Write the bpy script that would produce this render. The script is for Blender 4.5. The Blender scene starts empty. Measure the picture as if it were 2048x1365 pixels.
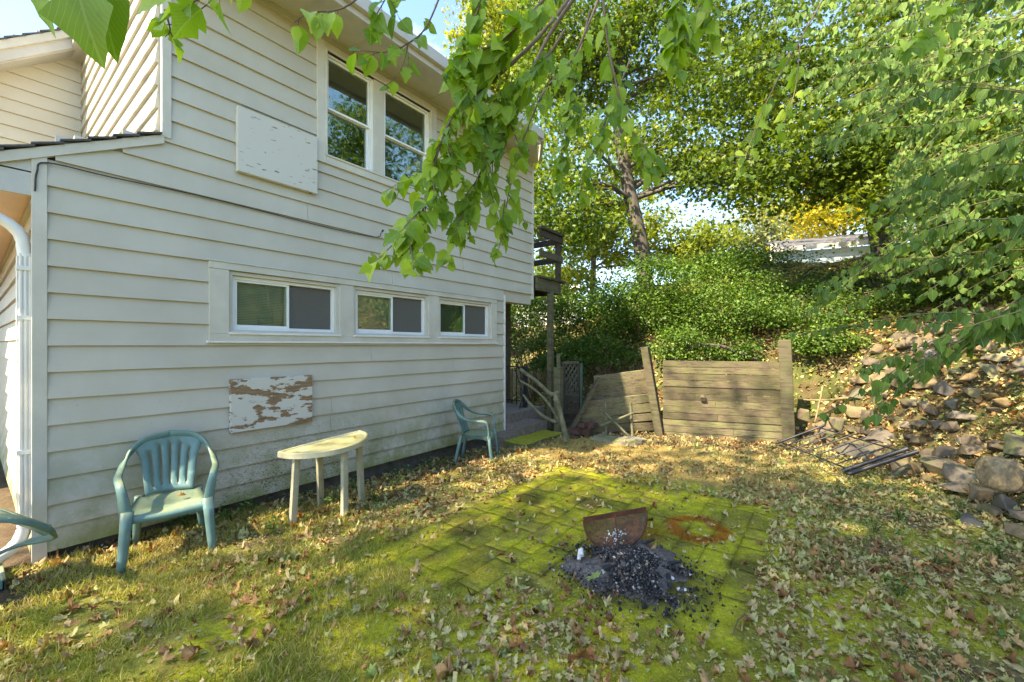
import bpy, bmesh, math, random
import numpy as np
from mathutils import Vector, Matrix
random.seed(7); rng = np.random.default_rng(11)
scene = bpy.context.scene
C = scene.collection
# ------------------------------------------------------------ camera, sky, sun, exposure
EYE = 1.57; FPX = 833.0; YAW = math.atan2(634, 833)
SN, CS = math.sin(YAW), math.cos(YAW)
cam = bpy.data.cameras.new('camera'); camo = bpy.data.objects.new('camera', cam); C.objects.link(camo)
camo.location = (0, 0, EYE); camo.rotation_euler = (math.pi/2, 0, YAW)
cam.sensor_width = 36; cam.lens = FPX/2048*36; cam.shift_y = 8.5/2048; cam.clip_start = 0.05; cam.clip_end = 2000
scene.camera = camo
SUN_EL = math.radians(47); SUN_DIR = Vector((-0.22, -0.975, 0)).normalized()
SUN_VEC = Vector((SUN_DIR.x*math.cos(SUN_EL), SUN_DIR.y*math.cos(SUN_EL), math.sin(SUN_EL)))
w = bpy.data.worlds.new('World'); scene.world = w; w.use_nodes = True
nt = w.node_tree; nt.nodes.clear()
sky = nt.nodes.new('ShaderNodeTexSky'); sky.sky_type = 'NISHITA'; sky.sun_disc = False
sky.sun_elevation = SUN_EL; sky.sun_rotation = math.atan2(SUN_DIR.x, SUN_DIR.y)
sky.ozone_density = 6.0; sky.dust_density = 0.6; sky.air_density = 1.0
bg = nt.nodes.new('ShaderNodeBackground'); bg.inputs[1].default_value = 0.13
out = nt.nodes.new('ShaderNodeOutputWorld')
tc = nt.nodes.new('ShaderNodeTexCoord'); mp = nt.nodes.new('ShaderNodeMapping'); mp.inputs['Scale'].default_value = (1.2, 1.2, 3.0)
nz = nt.nodes.new('ShaderNodeTexNoise'); nz.inputs['Scale'].default_value = 2.6; nz.inputs['Detail'].default_value = 8; nz.inputs['Roughness'].default_value = 0.62
cr = nt.nodes.new('ShaderNodeValToRGB'); cr.color_ramp.elements[0].position = 0.62; cr.color_ramp.elements[1].position = 0.85
cr.color_ramp.elements[1].color = (0.75, 0.75, 0.75, 1)
mx = nt.nodes.new('ShaderNodeMix'); mx.data_type = 'RGBA'; mx.inputs[7].default_value = (5.5, 6.0, 6.8, 1)
L = nt.links.new
L(tc.outputs['Generated'], mp.inputs[0]); L(mp.outputs[0], nz.inputs['Vector']); L(nz.outputs[0], cr.inputs[0])
L(cr.outputs[0], mx.inputs[0]); L(sky.outputs[0], mx.inputs[6]); L(mx.outputs[2], bg.inputs[0]); L(bg.outputs[0], out.inputs[0])
sd = bpy.data.lights.new('sun', 'SUN'); sd.energy = 3.9; sd.angle = math.radians(0.53); sd.color = (1, 0.92, 0.78)
so = bpy.data.objects.new('sun', sd); C.objects.link(so); so.rotation_euler = SUN_VEC.to_track_quat('Z', 'Y').to_euler(); so.location = (0, -5, 12)
scene.view_settings.view_transform = 'Standard'; scene.view_settings.look = 'None'; scene.view_settings.gamma = 1
scene.view_settings.use_curve_mapping = False; scene.view_settings.use_white_balance = True; scene.view_settings.white_balance_temperature = 7700; scene.view_settings.exposure = 2.44
scene.render.engine = 'CYCLES'; scene.cycles.max_bounces = 7; scene.cycles.transparent_max_bounces = 8
scene.cycles.use_denoising = True

def at(px, py, d):
    a = (px-1024)/FPX; b = (691-py)/FPX
    return Vector(((-SN+CS*a)*d, (CS+SN*a)*d, EYE+b*d))
def gr(px, py, z=0.0):
    return at(px, py, (EYE-z)*FPX/(py-691))

# ------------------------------------------------------------ numpy noise
_T = np.random.default_rng(5).random((256, 256))
def vnoise(x, y):
    x = np.asarray(x, float); y = np.asarray(y, float)
    xi = np.floor(x).astype(int); yi = np.floor(y).astype(int); fx = x-xi; fy = y-yi
    fx = fx*fx*(3-2*fx); fy = fy*fy*(3-2*fy)
    g = lambda a, b: _T[a % 256, b % 256]
    return (g(xi, yi)*(1-fx)+g(xi+1, yi)*fx)*(1-fy)+(g(xi, yi+1)*(1-fx)+g(xi+1, yi+1)*fx)*fy
def fnoise(x, y, oct=4):
    r = 0; a = 1; t = 0
    for i in range(oct):
        r = r+a*vnoise(x*2**i+17*i, y*2**i+31*i); t += a; a *= .5
    return r/t
def sstep(a, b, x):
    t = np.clip((x-a)/(b-a), 0, 1); return t*t*(3-2*t)

# ------------------------------------------------------------ materials
def newmat(name):
    m = bpy.data.materials.new(name); m.use_nodes = True
    n = m.node_tree.nodes; l = m.node_tree.links; b = n['Principled BSDF']
    return m, n, l, b
def ramp(n, stops):
    r = n.new('ShaderNodeValToRGB'); e = r.color_ramp.elements
    while len(e) < len(stops): e.new(0.5)
    for i, (p, c) in enumerate(stops):
        e[i].position = p; e[i].color = (c[0], c[1], c[2], 1) if hasattr(c, '__len__') else (c, c, c, 1)
    return r
def noise(n, l, scale, detail=5, rough=0.6, vec=None, stretch=None, coord='Object'):
    t = n.new('ShaderNodeTexNoise'); t.inputs['Scale'].default_value = scale; t.inputs['Detail'].default_value = detail; t.inputs['Roughness'].default_value = rough
    if vec is None:
        c = n.new('ShaderNodeTexCoord'); vec = c.outputs[coord]
    if stretch:
        mpp = n.new('ShaderNodeMapping'); mpp.inputs['Scale'].default_value = stretch; l.new(vec, mpp.inputs[0]); vec = mpp.outputs[0]
    l.new(vec, t.inputs['Vector']); return t
def mixc(n, l, fac, a, b, mode='MIX'):
    m = n.new('ShaderNodeMix'); m.data_type = 'RGBA'; m.blend_type = mode
    for sock, v in ((m.inputs[0], fac), (m.inputs[6], a), (m.inputs[7], b)):
        if isinstance(v, (int, float)): sock.default_value = v
        elif isinstance(v, tuple): sock.default_value = (v[0], v[1], v[2], 1)
        else: l.new(v, sock)
    return m.outputs[2]
def mathn(n, l, op, a, b=None):
    m = n.new('ShaderNodeMath'); m.operation = op
    for s_, v in ((m.inputs[0], a), (m.inputs[1], b)):
        if v is None: continue
        if isinstance(v, (int, float)): s_.default_value = v
        else: l.new(v, s_)
    return m.outputs[0]
def bump(n, l, b, h, strength=0.3, dist=0.01):
    bn = n.new('ShaderNodeBump'); bn.inputs['Strength'].default_value = strength; bn.inputs['Distance'].default_value = dist
    l.new(h, bn.inputs['Height']); l.new(bn.outputs[0], b.inputs['Normal'])
def plain(name, col, rough=0.6, var=0.25, scale=8, stretch=None, metal=0, bs=0.2, coord='Object'):
    m, n, l, b = newmat(name)
    t = noise(n, l, scale, 6, 0.65, stretch=stretch, coord=coord)
    r = ramp(n, [(0.3, tuple(c*(1-var) for c in col)), (0.7, tuple(min(1, c*(1+var)) for c in col))])
    l.new(t.outputs[0], r.inputs[0]); l.new(r.outputs[0], b.inputs['Base Color'])
    b.inputs['Roughness'].default_value = rough; b.inputs['Metallic'].default_value = metal
    if bs: bump(n, l, b, t.outputs[0], bs, 0.005)
    return m
def leafmat(name, stops, trans=0.45, rough=0.5, veins=False, spec=0.3):
    m, n, l, b = newmat(name)
    at_ = n.new('ShaderNodeAttribute'); at_.attribute_name = 'tint'
    r = ramp(n, stops); l.new(at_.outputs['Fac'], r.inputs[0])
    col = r.outputs[0]
    if veins:
        uv = n.new('ShaderNodeUVMap'); uv.uv_map = 'uv'
        sx = n.new('ShaderNodeSeparateXYZ'); l.new(uv.outputs[0], sx.inputs[0])
        ax = mathn(n, l, 'ABSOLUTE', sx.outputs[0])
        mid = mathn(n, l, 'LESS_THAN', ax, 0.035)
        ph = mathn(n, l, 'SUBTRACT', mathn(n, l, 'MULTIPLY', sx.outputs[1], 8.0), mathn(n, l, 'MULTIPLY', ax, 7.0))
        side = mathn(n, l, 'LESS_THAN', mathn(n, l, 'FRACT', ph), 0.09)
        v = mathn(n, l, 'MAXIMUM', mid, side)
        nn = noise(n, l, 30, 3); v2 = mathn(n, l, 'MULTIPLY', v, 0.55)
        col = mixc(n, l, v2, col, (0.36, 0.46, 0.12))
        sp = ramp(n, [(0.62, 0), (0.72, 0.45)]); l.new(nn.outputs[0], sp.inputs[0])
        col = mixc(n, l, sp.outputs[0], col, (0.09, 0.13, 0.02), 'MIX')
    else:
        nn = noise(n, l, 25, 3); rr = ramp(n, [(0.35, 0.7), (0.65, 1.15)]); l.new(nn.outputs[0], rr.inputs[0])
        col = mixc(n, l, 1.0, col, rr.outputs[0], 'MULTIPLY')
    l.new(col, b.inputs['Base Color']); b.inputs['Roughness'].default_value = rough; b.inputs['Specular IOR Level'].default_value = spec
    tr = n.new('ShaderNodeBsdfTranslucent'); tcl = mixc(n, l, 1.0, col, (1.25, 1.3, 0.45), 'MULTIPLY'); l.new(tcl, tr.inputs[0])
    ms = n.new('ShaderNodeMixShader'); ms.inputs[0].default_value = trans
    l.new(b.outputs[0], ms.inputs[1]); l.new(tr.outputs[0], ms.inputs[2]); l.new(ms.outputs[0], n['Material Output'].inputs[0])
    return m

def siding_mat():
    m, n, l, b = newmat('cream_siding')
    g = n.new('ShaderNodeNewGeometry'); pos = g.outputs['Position']
    sx = n.new('ShaderNodeSeparateXYZ'); l.new(pos, sx.inputs[0]); z = sx.outputs[2]; y = sx.outputs[1]
    t1 = noise(n, l, 1.6, 6, 0.6, pos); r1 = ramp(n, [(0.3, (0.475, 0.44, 0.355)), (0.7, (0.56, 0.525, 0.435))]); l.new(t1.outputs[0], r1.inputs[0])
    col = r1.outputs[0]
    st = noise(n, l, 9, 5, 0.7, pos, (1, 1, 0.12)); rs = ramp(n, [(0.45, 0), (0.8, 0.35)]); l.new(st.outputs[0], rs.inputs[0])
    col = mixc(n, l, rs.outputs[0], col, (0.50, 0.45, 0.33))
    # rain splash mildew near the ground
    low = ramp(n, [(0.08, 1), (1.0, 0)]); l.new(z, low.inputs[0])
    t2 = noise(n, l, 3.0, 6, 0.7, pos); r2 = ramp(n, [(0.38, 0), (0.58, 1)]); l.new(t2.outputs[0], r2.inputs[0])
    f = mathn(n, l, 'MULTIPLY', low.outputs[0], r2.outputs[0]); f = mathn(n, l, 'MULTIPLY', f, 1.0)
    col = mixc(n, l, f, col, (0.25, 0.255, 0.11))
    lo3 = ramp(n, [(0.08, 0.85), (0.24, 0.0)]); l.new(z, lo3.inputs[0])
    t5 = noise(n, l, 5.0, 5, 0.7, pos, (1, 1, .5)); r5 = ramp(n, [(0.40, 0.15), (0.6, 1)]); l.new(t5.outputs[0], r5.inputs[0])
    col = mixc(n, l, mathn(n, l, 'MULTIPLY', lo3.outputs[0], r5.outputs[0]), col, (0.22, 0.24, 0.06))
    # black mould specks, thickest between the two chairs
    t3 = noise(n, l, 42, 4, 0.8, pos, (1, 1, 1.6)); r3 = ramp(n, [(0.53, 0), (0.57, 1)]); l.new(t3.outputs[0], r3.inputs[0])
    dy = mathn(n, l, 'ABSOLUTE', mathn(n, l, 'SUBTRACT', y, 2.25)); wy = ramp(n, [(0.35, 1), (0.95, 0.0)]); l.new(mathn(n, l, 'MULTIPLY', dy, 0.8), wy.inputs[0])
    wz = ramp(n, [(0.25, 1), (0.85, 0)]); l.new(z, wz.inputs[0])
    f3 = mathn(n, l, 'MULTIPLY', mathn(n, l, 'MULTIPLY', wy.outputs[0], wz.outputs[0]), r3.outputs[0])
    t6 = noise(n, l, 3.2, 3, 0.6, pos); r6 = ramp(n, [(0.36, 0), (0.48, 1)]); l.new(t6.outputs[0], r6.inputs[0]); f3 = mathn(n, l, 'MULTIPLY', f3, r6.outputs[0])
    col = mixc(n, l, mathn(n, l, 'MULTIPLY', f3, 0.9), col, (0.07, 0.085, 0.055))
    t4 = noise(n, l, 60, 3, 0.6, pos); r4 = ramp(n, [(0.70, 0), (0.73, 0.8)]); l.new(t4.outputs[0], r4.inputs[0])
    lz = ramp(n, [(0.5, 1), (1.0, 0)]); l.new(mathn(n, l, 'MULTIPLY', z, 0.5), lz.inputs[0])
    col = mixc(n, l, mathn(n, l, 'MULTIPLY', r4.outputs[0], lz.outputs[0]), col, (0.2, 0.16, 0.1))
    l.new(col, b.inputs['Base Color']); b.inputs['Roughness'].default_value = 0.55; b.inputs['Specular IOR Level'].default_value = 0.3
    bump(n, l, b, t1.outputs[0], 0.15, 0.01); return m
M = {}
M['siding'] = siding_mat()
M['white'] = plain('white_paint', (0.74, 0.72, 0.66), 0.45, 0.10, 5)
M['trim'] = plain('cream_trim', (0.56, 0.53, 0.44), 0.5, 0.10, 4)
M['vinyl'] = plain('window_vinyl', (0.80, 0.80, 0.76), 0.35, 0.06, 5, bs=0)
M['soffit'] = plain('soffit_metal', (0.48, 0.46, 0.41), 0.4, 0.12, 3)
M['warm_soffit'] = plain('peach_soffit', (0.74, 0.52, 0.40), 0.5, 0.08, 3)
M['found'] = plain('foundation_block', (0.10, 0.085, 0.065), 0.9, 0.45, 7, bs=0.5)
M['shingle'] = plain('asphalt_shingle', (0.09, 0.09, 0.095), 0.9, 0.4, 60, bs=0.6)
M['concrete'] = plain('weathered_concrete', (0.20, 0.17, 0.15), 0.9, 0.35, 6, bs=0.4)
M['iron'] = plain('black_iron', (0.022, 0.022, 0.026), 0.45, 0.4, 20)
M['cable'] = plain('black_cable', (0.035, 0.03, 0.025), 0.6, 0.2)
M['bark'] = plain('grey_bark', (0.085, 0.070, 0.055), 0.95, 0.5, 9, (1, 1, 0.25), bs=0.9)
M['twig'] = plain('brown_twig', (0.16, 0.10, 0.055), 0.7, 0.3, 20)
M['cane'] = plain('tan_cane', (0.17, 0.135, 0.055), 0.7, 0.3, 20)
M['deadwood'] = plain('mossy_dead_wood', (0.14, 0.135, 0.075), 0.95, 0.5, 12, bs=0.7)
M['brick'] = plain('red_brick', (0.30, 0.10, 0.06), 0.9, 0.3, 12)
M['dark'] = plain('interior_shade', (0.02, 0.022, 0.02), 0.9, 0.2)  # near-black colour standing in for the shade of unlit rooms
M['blind'] = plain('blind_slat', (0.74, 0.76, 0.70), 0.6, 0.1)
M['screen'] = plain('insect_screen', (0.105, 0.10, 0.085), 0.7, 0.25, 160)
M['farwhite'] = plain('far_white_paint', (0.75, 0.74, 0.70), 0.6, 0.05)
M['blueside'] = plain('pale_blue_siding', (0.50, 0.60, 0.68), 0.6, 0.06)
M['blackbag'] = plain('charcoal', (0.018, 0.017, 0.018), 0.7, 0.6, 40, bs=0.8)

def timber(name, base, moss, amount=0.5):
    m, n, l, b = newmat(name); oi = n.new('ShaderNodeObjectInfo')
    g = n.new('ShaderNodeTexCoord'); 
    t = noise(n, l, 9, 7, 0.7, g.outputs['Object'], (0.35, 3, 4)); r = ramp(n, [(0.25, tuple(c*0.45 for c in base)), (0.55, base), (0.8, tuple(c*1.6 for c in base))]); l.new(t.outputs[0], r.inputs[0])
    gp = n.new('ShaderNodeNewGeometry')
    t2 = noise(n, l, 3.5, 6, 0.72, gp.outputs['Position'], (1, 1, 2.5)); r2 = ramp(n, [(0.42, 0), (0.62, amount)]); l.new(t2.outputs[0], r2.inputs[0])
    col = mixc(n, l, r2.outputs[0], r.outputs[0], moss)
    t3 = noise(n, l, 14, 5, 0.7, gp.outputs['Position'], (1, 1, 3)); r3 = ramp(n, [(0.66, 0), (0.72, 0.55)]); l.new(t3.outputs[0], r3.inputs[0])
    col = mixc(n, l, r3.outputs[0], col, (0.33, 0.34, 0.26))
    ro = ramp(n, [(0, (0.62, 0.58, 0.55)), (0.5, (1, .95, .9)), (1, (1.35, 1.35, 1.25))]); l.new(oi.outputs['Random'], ro.inputs[0]); col = mixc(n, l, 1.0, col, ro.outputs[0], 'MULTIPLY')
    t4 = noise(n, l, 5, 5, 0.75, gp.outputs['Position'], (0.8, 0.8, 6)); r4 = ramp(n, [(0.52, 0), (0.62, .7)]); l.new(t4.outputs[0], r4.inputs[0]); col = mixc(n, l, r4.outputs[0], col, (0.035, 0.028, 0.018))
    l.new(col, b.inputs['Base Color']); b.inputs['Roughness'].default_value = 0.9; bump(n, l, b, t.outputs[0], 0.8, 0.01); return m
M['timber'] = timber('mossy_timber', (0.145, 0.115, 0.072), (0.125, 0.135, 0.05), 0.75)
M['timber_g'] = timber('grey_green_timber', (0.13, 0.11, 0.07), (0.13, 0.15, 0.055), 0.7)
M['timber_d'] = timber('dark_deck_timber', (0.085, 0.065, 0.045), (0.09, 0.09, 0.05), 0.4)
M['stone'] = None

def stone_mat():
    m, n, l, b = newmat('field_stone')
    oi = n.new('ShaderNodeObjectInfo'); gp = n.new('ShaderNodeNewGeometry')
    r0 = ramp(n, [(0, (0.085, 0.068, 0.048)), (0.3, (0.15, 0.112, 0.07)), (0.55, (0.19, 0.13, 0.06)), (0.8, (0.11, 0.098, 0.08)), (1, (0.20, 0.155, 0.10))]); l.new(oi.outputs['Random'], r0.inputs[0])
    t = noise(n, l, 7, 7, 0.7, gp.outputs['Position']); r = ramp(n, [(0.3, 0.55), (0.7, 1.35)]); l.new(t.outputs[0], r.inputs[0])
    col = mixc(n, l, 1.0, r0.outputs[0], r.outputs[0], 'MULTIPLY')
    t2 = noise(n, l, 3, 6, 0.7, gp.outputs['Position']); r2 = ramp(n, [(0.5, 0), (0.64, 0.7)]); l.new(t2.outputs[0], r2.inputs[0])
    col = mixc(n, l, r2.outputs[0], col, (0.13, 0.145, 0.045))
    l.new(col, b.inputs['Base Color']); b.inputs['Roughness'].default_value = 0.9; bump(n, l, b, t.outputs[0], 0.7, 0.02); return m
M['stone'] = stone_mat()
def ground_mat():
    m, n, l, b = newmat('yard_ground')
    a = n.new('ShaderNodeAttribute'); a.attribute_name = 'gcol'
    gp = n.new('ShaderNodeNewGeometry')
    t = noise(n, l, 55, 6, 0.8, gp.outputs['Position']); r = ramp(n, [(0.3, 0.45), (0.5, 0.95), (0.72, 1.5)]); l.new(t.outputs[0], r.inputs[0])
    t2 = noise(n, l, 9, 6, 0.7, gp.outputs['Position']); r2 = ramp(n, [(0.3, 0.7), (0.7, 1.25)]); l.new(t2.outputs[0], r2.inputs[0])
    col = mixc(n, l, 1.0, a.outputs['Color'], r.outputs[0], 'MULTIPLY'); col = mixc(n, l, 1.0, col, r2.outputs[0], 'MULTIPLY')
    l.new(col, b.inputs['Base Color']); b.inputs['Roughness'].default_value = 0.95; b.inputs['Specular IOR Level'].default_value = 0.15
    bump(n, l, b, t.outputs[0], 0.9, 0.02); return m
M['ground'] = ground_mat()
def plastic(name, col, alg):
    m, n, l, b = newmat(name)
    gp = n.new('ShaderNodeNewGeometry')
    t = noise(n, l, 7, 6, 0.65, gp.outputs['Position']); r = ramp(n, [(0.3, tuple(c*0.75 for c in col)), (0.62, col), (0.75, tuple(min(1, c*1.6+.05) for c in col))]); l.new(t.outputs[0], r.inputs[0])
    sx = n.new('ShaderNodeSeparateXYZ'); l.new(gp.outputs['Normal'], sx.inputs[0])
    up = ramp(n, [(0.5, 0), (0.85, 0.75)]); l.new(sx.outputs[2], up.inputs[0])
    t2 = noise(n, l, 11, 6, 0.7, gp.outputs['Position']); r2 = ramp(n, [(0.35, 0.15), (0.6, 1)]); l.new(t2.outputs[0], r2.inputs[0])
    c = mixc(n, l, mathn(n, l, 'MULTIPLY', up.outputs[0], r2.outputs[0]), r.outputs[0], alg)
    l.new(c, b.inputs['Base Color']); b.inputs['Roughness'].default_value = 0.42; bump(n, l, b, t2.outputs[0], 0.12, 0.004); return m
M['chair'] = plastic('green_plastic', (0.13, 0.24, 0.215), (0.30, 0.32, 0.13))
M['table'] = plastic('dirty_white_plastic', (0.50, 0.47, 0.31), (0.36, 0.33, 0.06))
def glass_mat(name, dark):
    m, n, l, b = newmat(name)
    n.remove(b)
    gl = n.new('ShaderNodeBsdfGlossy'); gl.inputs['Roughness'].default_value = 0.015; gl.inputs[0].default_value = (0.95, 0.97, 0.95, 1)
    tr = n.new('ShaderNodeBsdfTransparent'); tr.inputs[0].default_value = (dark, dark*1.08, dark, 1)
    fr = n.new('ShaderNodeFresnel'); fr.inputs[0].default_value = 1.6
    t = noise(n, l, 2.2, 2); bn = n.new('ShaderNodeBump'); bn.inputs['Strength'].default_value = 0.05; bn.inputs['Distance'].default_value = 0.02
    l.new(t.outputs[0], bn.inputs['Height']); l.new(bn.outputs[0], gl.inputs['Normal'])
    f = mathn(n, l, 'ADD', mathn(n, l, 'MULTIPLY', fr.outputs[0], 0.8), 0.01)
    ms = n.new('ShaderNodeMixShader'); l.new(f, ms.inputs[0]); l.new(tr.outputs[0], ms.inputs[1]); l.new(gl.outputs[0], ms.inputs[2])
    l.new(ms.outputs[0], n['Material Output'].inputs[0]); return m
M['glass'] = glass_mat('window_glass', 0.88)
def peel_mat(name, lo, hi, axis_stretch, wood):
    m, n, l, b = newmat(name)
    gp = n.new('ShaderNodeNewGeometry')
    t = noise(n, l, 5.5, 7, 0.62, gp.outputs['Position'], axis_stretch); r = ramp(n, [(lo, 0), (hi, 1)]); l.new(t.outputs[0], r.inputs[0])
    tw = noise(n, l, 14, 5, 0.7, gp.outputs['Position'], (1, 0.5, 4)); rw = ramp(n, [(0.3, tuple(c*0.55 for c in wood)), (0.7, tuple(c*1.3 for c in wood))]); l.new(tw.outputs[0], rw.inputs[0])
    col = mixc(n, l, r.outputs[0], (0.58, 0.56, 0.49), rw.outputs[0])
    l.new(col, b.inputs['Base Color']); b.inputs['Roughness'].default_value = 0.7
    inv = mathn(n, l, 'SUBTRACT', 1.0, r.outputs[0]); bump(n, l, b, inv, 0.6, 0.006); return m
M['peel'] = peel_mat('peeling_white_paint', 0.505, 0.52, (1, 0.9, 2.3), (0.27, 0.17, 0.09))
M['flake'] = peel_mat('flaking_cream_paint', 0.635, 0.645, (1, 1.5, 9), (0.24, 0.19, 0.12))
def rust_mat():
    m, n, l, b = newmat('rusted_steel')
    t = noise(n, l, 16, 6, 0.7); r = ramp(n, [(0.3, (0.035, 0.015, 0.010)), (0.6, (0.13, 0.045, 0.022)), (0.8, (0.24, 0.10, 0.05))]); l.new(t.outputs[0], r.inputs[0])
    l.new(r.outputs[0], b.inputs['Base Color']); b.inputs['Roughness'].default_value = 0.8; b.inputs['Metallic'].default_value = 0.3; bump(n, l, b, t.outputs[0], 0.5, 0.004); return m
M['rust'] = rust_mat()
G1 = [(0, (0.035, 0.075, 0.010)), (0.5, (0.075, 0.14, 0.016)), (1, (0.15, 0.21, 0.025))]
M['mulberry'] = leafmat('mulberry_leaf', [(0, (0.10, 0.20, 0.018)), (0.5, (0.24, 0.38, 0.035)), (0.92, (0.38, 0.50, 0.06)), (1, (0.45, 0.22, 0.03))], 0.5, 0.45, True)
M['honey'] = leafmat('honeysuckle_leaf', [(0, (0.045, 0.10, 0.025)), (0.5, (0.105, 0.195, 0.035)), (0.9, (0.20, 0.29, 0.06)), (1, (0.24, 0.27, 0.06))], 0.35, 0.6, True, .2)
M['maple'] = leafmat('maple_leaf_green', [(0, (0.06, 0.105, 0.016)), (0.45, (0.12, 0.20, 0.030)), (0.8, (0.23, 0.29, 0.04)), (1, (0.40, 0.32, 0.045))], 0.45, 0.5)
M['oak'] = leafmat('oak_leaf', [(0, (0.055, 0.10, 0.014)), (0.5, (0.115, 0.18, 0.022)), (0.85, (0.22, 0.25, 0.03)), (1, (0.34, 0.24, 0.03))], 0.4, 0.5)
M['yellow'] = leafmat('yellow_maple_leaf', [(0, (0.24, 0.25, 0.03)), (0.5, (0.46, 0.40, 0.04)), (1, (0.62, 0.45, 0.04))], 0.5, 0.5)
M['lime'] = leafmat('lime_leaf', [(0, (0.14, 0.19, 0.025)), (0.5, (0.27, 0.31, 0.04)), (1, (0.42, 0.40, 0.06))], 0.5, 0.5)
M['pale'] = leafmat('pale_grey_green_leaf', [(0, (0.13, 0.17, 0.08)), (0.5, (0.24, 0.28, 0.13)), (1, (0.40, 0.38, 0.16))], 0.4, 0.5)
M['shrub'] = leafmat('shrub_leaf', [(0, (0.030, 0.070, 0.012)), (0.5, (0.085, 0.165, 0.025)), (0.95, (0.18, 0.28, 0.045)), (1, (0.45, 0.38, 0.05))], 0.35, 0.5)
M['litter'] = leafmat('dry_leaf', [(0, (0.11, 0.055, 0.025)), (0.15, (0.30, 0.14, 0.055)), (0.3, (0.46, 0.27, 0.12)), (0.42, (0.50, 0.37, 0.18)), (0.55, (0.50, 0.43, 0.20)), (0.72, (0.46, 0.43, 0.17)), (0.9, (0.22, 0.31, 0.09)), (1, (0.52, 0.43, 0.06))], 0.2, 0.75, spec=.15)
M['grass'] = leafmat('grass_blade', [(0, (0.13, 0.20, 0.025)), (0.35, (0.27, 0.32, 0.045)), (0.6, (0.42, 0.40, 0.09)), (0.8, (0.46, 0.37, 0.14)), (1, (0.55, 0.40, 0.18))], 0.35, 0.6)
M['weed'] = leafmat('weed_leaf', [(0, (0.05, 0.11, 0.02)), (1, (0.14, 0.24, 0.05))], 0.35, 0.5)
M['mossfuzz'] = leafmat('moss_frond', [(0, (0.20, 0.21, 0.016)), (0.5, (0.42, 0.41, 0.028)), (1, (0.56, 0.51, 0.07))], 0.3, 0.8)

# ------------------------------------------------------------ object helpers
def tag(o, label=None, cat=None, group=None, kind=None):
    if label: o['label'] = label
    if cat: o['category'] = cat
    if group: o['group'] = group
    if kind: o['kind'] = kind
    return o
def empty(name, loc=(0, 0, 0), label=None, cat=None, group=None, kind=None):
    o = bpy.data.objects.new(name, None); C.objects.link(o); o.location = loc
    o.empty_display_size = 0.1
    return tag(o, label, cat, group, kind)
def link(name, me, mat=None, parent=None):
    o = bpy.data.objects.new(name, me); C.objects.link(o)
    if mat is not None:
        me.materials.clear(); me.materials.append(mat)
    if parent is not None:
        o.parent = parent
        o.matrix_parent_inverse = Matrix.Translation(parent_world(parent)).inverted()
    return o
def parent_world(p):
    v = Vector(p.location); 
    while p.parent is not None:
        v = v - Vector(-p.matrix_parent_inverse.translation); p = p.parent; v += Vector(p.location)
    return v
def link_local(name, me, mat, parent):
    o = bpy.data.objects.new(name, me); C.objects.link(o); o.parent = parent
    if mat is not None and not len(me.materials): me.materials.append(mat)
    return o
class MB:
    def __init__(s): s.v = []; s.f = []; s.smooth = []
    def add(s, V, F, smooth=False):
        k = len(s.v); s.v += [tuple(p) for p in V]; s.f += [tuple(i+k for i in f) for f in F]; s.smooth += [smooth]*len(F); return s
    def box(s, a, b, rot=None, bev=0):
        x0, y0, z0 = [min(p, q) for p, q in zip(a, b)]; x1, y1, z1 = [max(p, q) for p, q in zip(a, b)]
        V = [(x0,y0,z0),(x1,y0,z0),(x1,y1,z0),(x0,y1,z0),(x0,y0,z1),(x1,y0,z1),(x1,y1,z1),(x0,y1,z1)]
        return s.add(V, [(0,3,2,1),(4,5,6,7),(0,1,5,4),(1,2,6,5),(2,3,7,6),(3,0,4,7)])
    def beam(s, p, q, wdt, hgt, up=(0, 0, 1), jit=0.0):
        p = Vector(p); q = Vector(q); d = (q-p).normalized(); u = Vector(up)
        if abs(d.dot(u)) > 0.98: u = Vector((1, 0, 0))
        sx = d.cross(u).normalized(); sz = sx.cross(d).normalized(); V = []
        for c in (p, q):
            for a, b in ((-1,-1),(1,-1),(1,1),(-1,1)):
                V.append(c+sx*a*wdt/2+sz*b*hgt/2+Vector([random.uniform(-jit, jit) for _ in range(3)]))
        return s.add(V, [(0,1,2,3),(7,6,5,4),(0,4,5,1),(1,5,6,2),(2,6,7,3),(3,7,4,0)])
    def tube(s, pts, rad, n=6, smooth=True):
        pts = [Vector(p) for p in pts]; m = len(pts)
        if not hasattr(rad, '__len__'): rad = [rad]*m
        V = []; ref = Vector((0.31, 0.2, 0.93))
        for i, p in enumerate(pts):
            d = (pts[min(i+1, m-1)]-pts[max(i-1, 0)]).normalized()
            if abs(d.dot(ref)) > 0.95: a = d.cross(Vector((1, 0, 0))).normalized()
            else: a = d.cross(ref).normalized()
            b = d.cross(a)
            for k in range(n):
                t = 2*math.pi*k/n; V.append(p+(a*math.cos(t)+b*math.sin(t))*rad[i])
        F = [(i*n+k, i*n+(k+1) % n, (i+1)*n+(k+1) % n, (i+1)*n+k) for i in range(m-1) for k in range(n)]
        s.add(V, F, smooth); s.add(V[:n], [tuple(range(n))[::-1]]); s.add(V[-n:], [tuple(range(n))]); return s
    def mesh(s, name):
        me = bpy.data.meshes.new(name); me.from_pydata(s.v, [], s.f); me.polygons.foreach_set('use_smooth', s.smooth); me.update(); return me
    def build(s, name, mat, parent=None, bevel=0):
        o = link(name, s.mesh(name), mat, parent)
        if bevel:
            b = o.modifiers.new('b', 'BEVEL'); b.width = bevel; b.segments = 2; b.limit_method = 'ANGLE'
        return o
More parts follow.
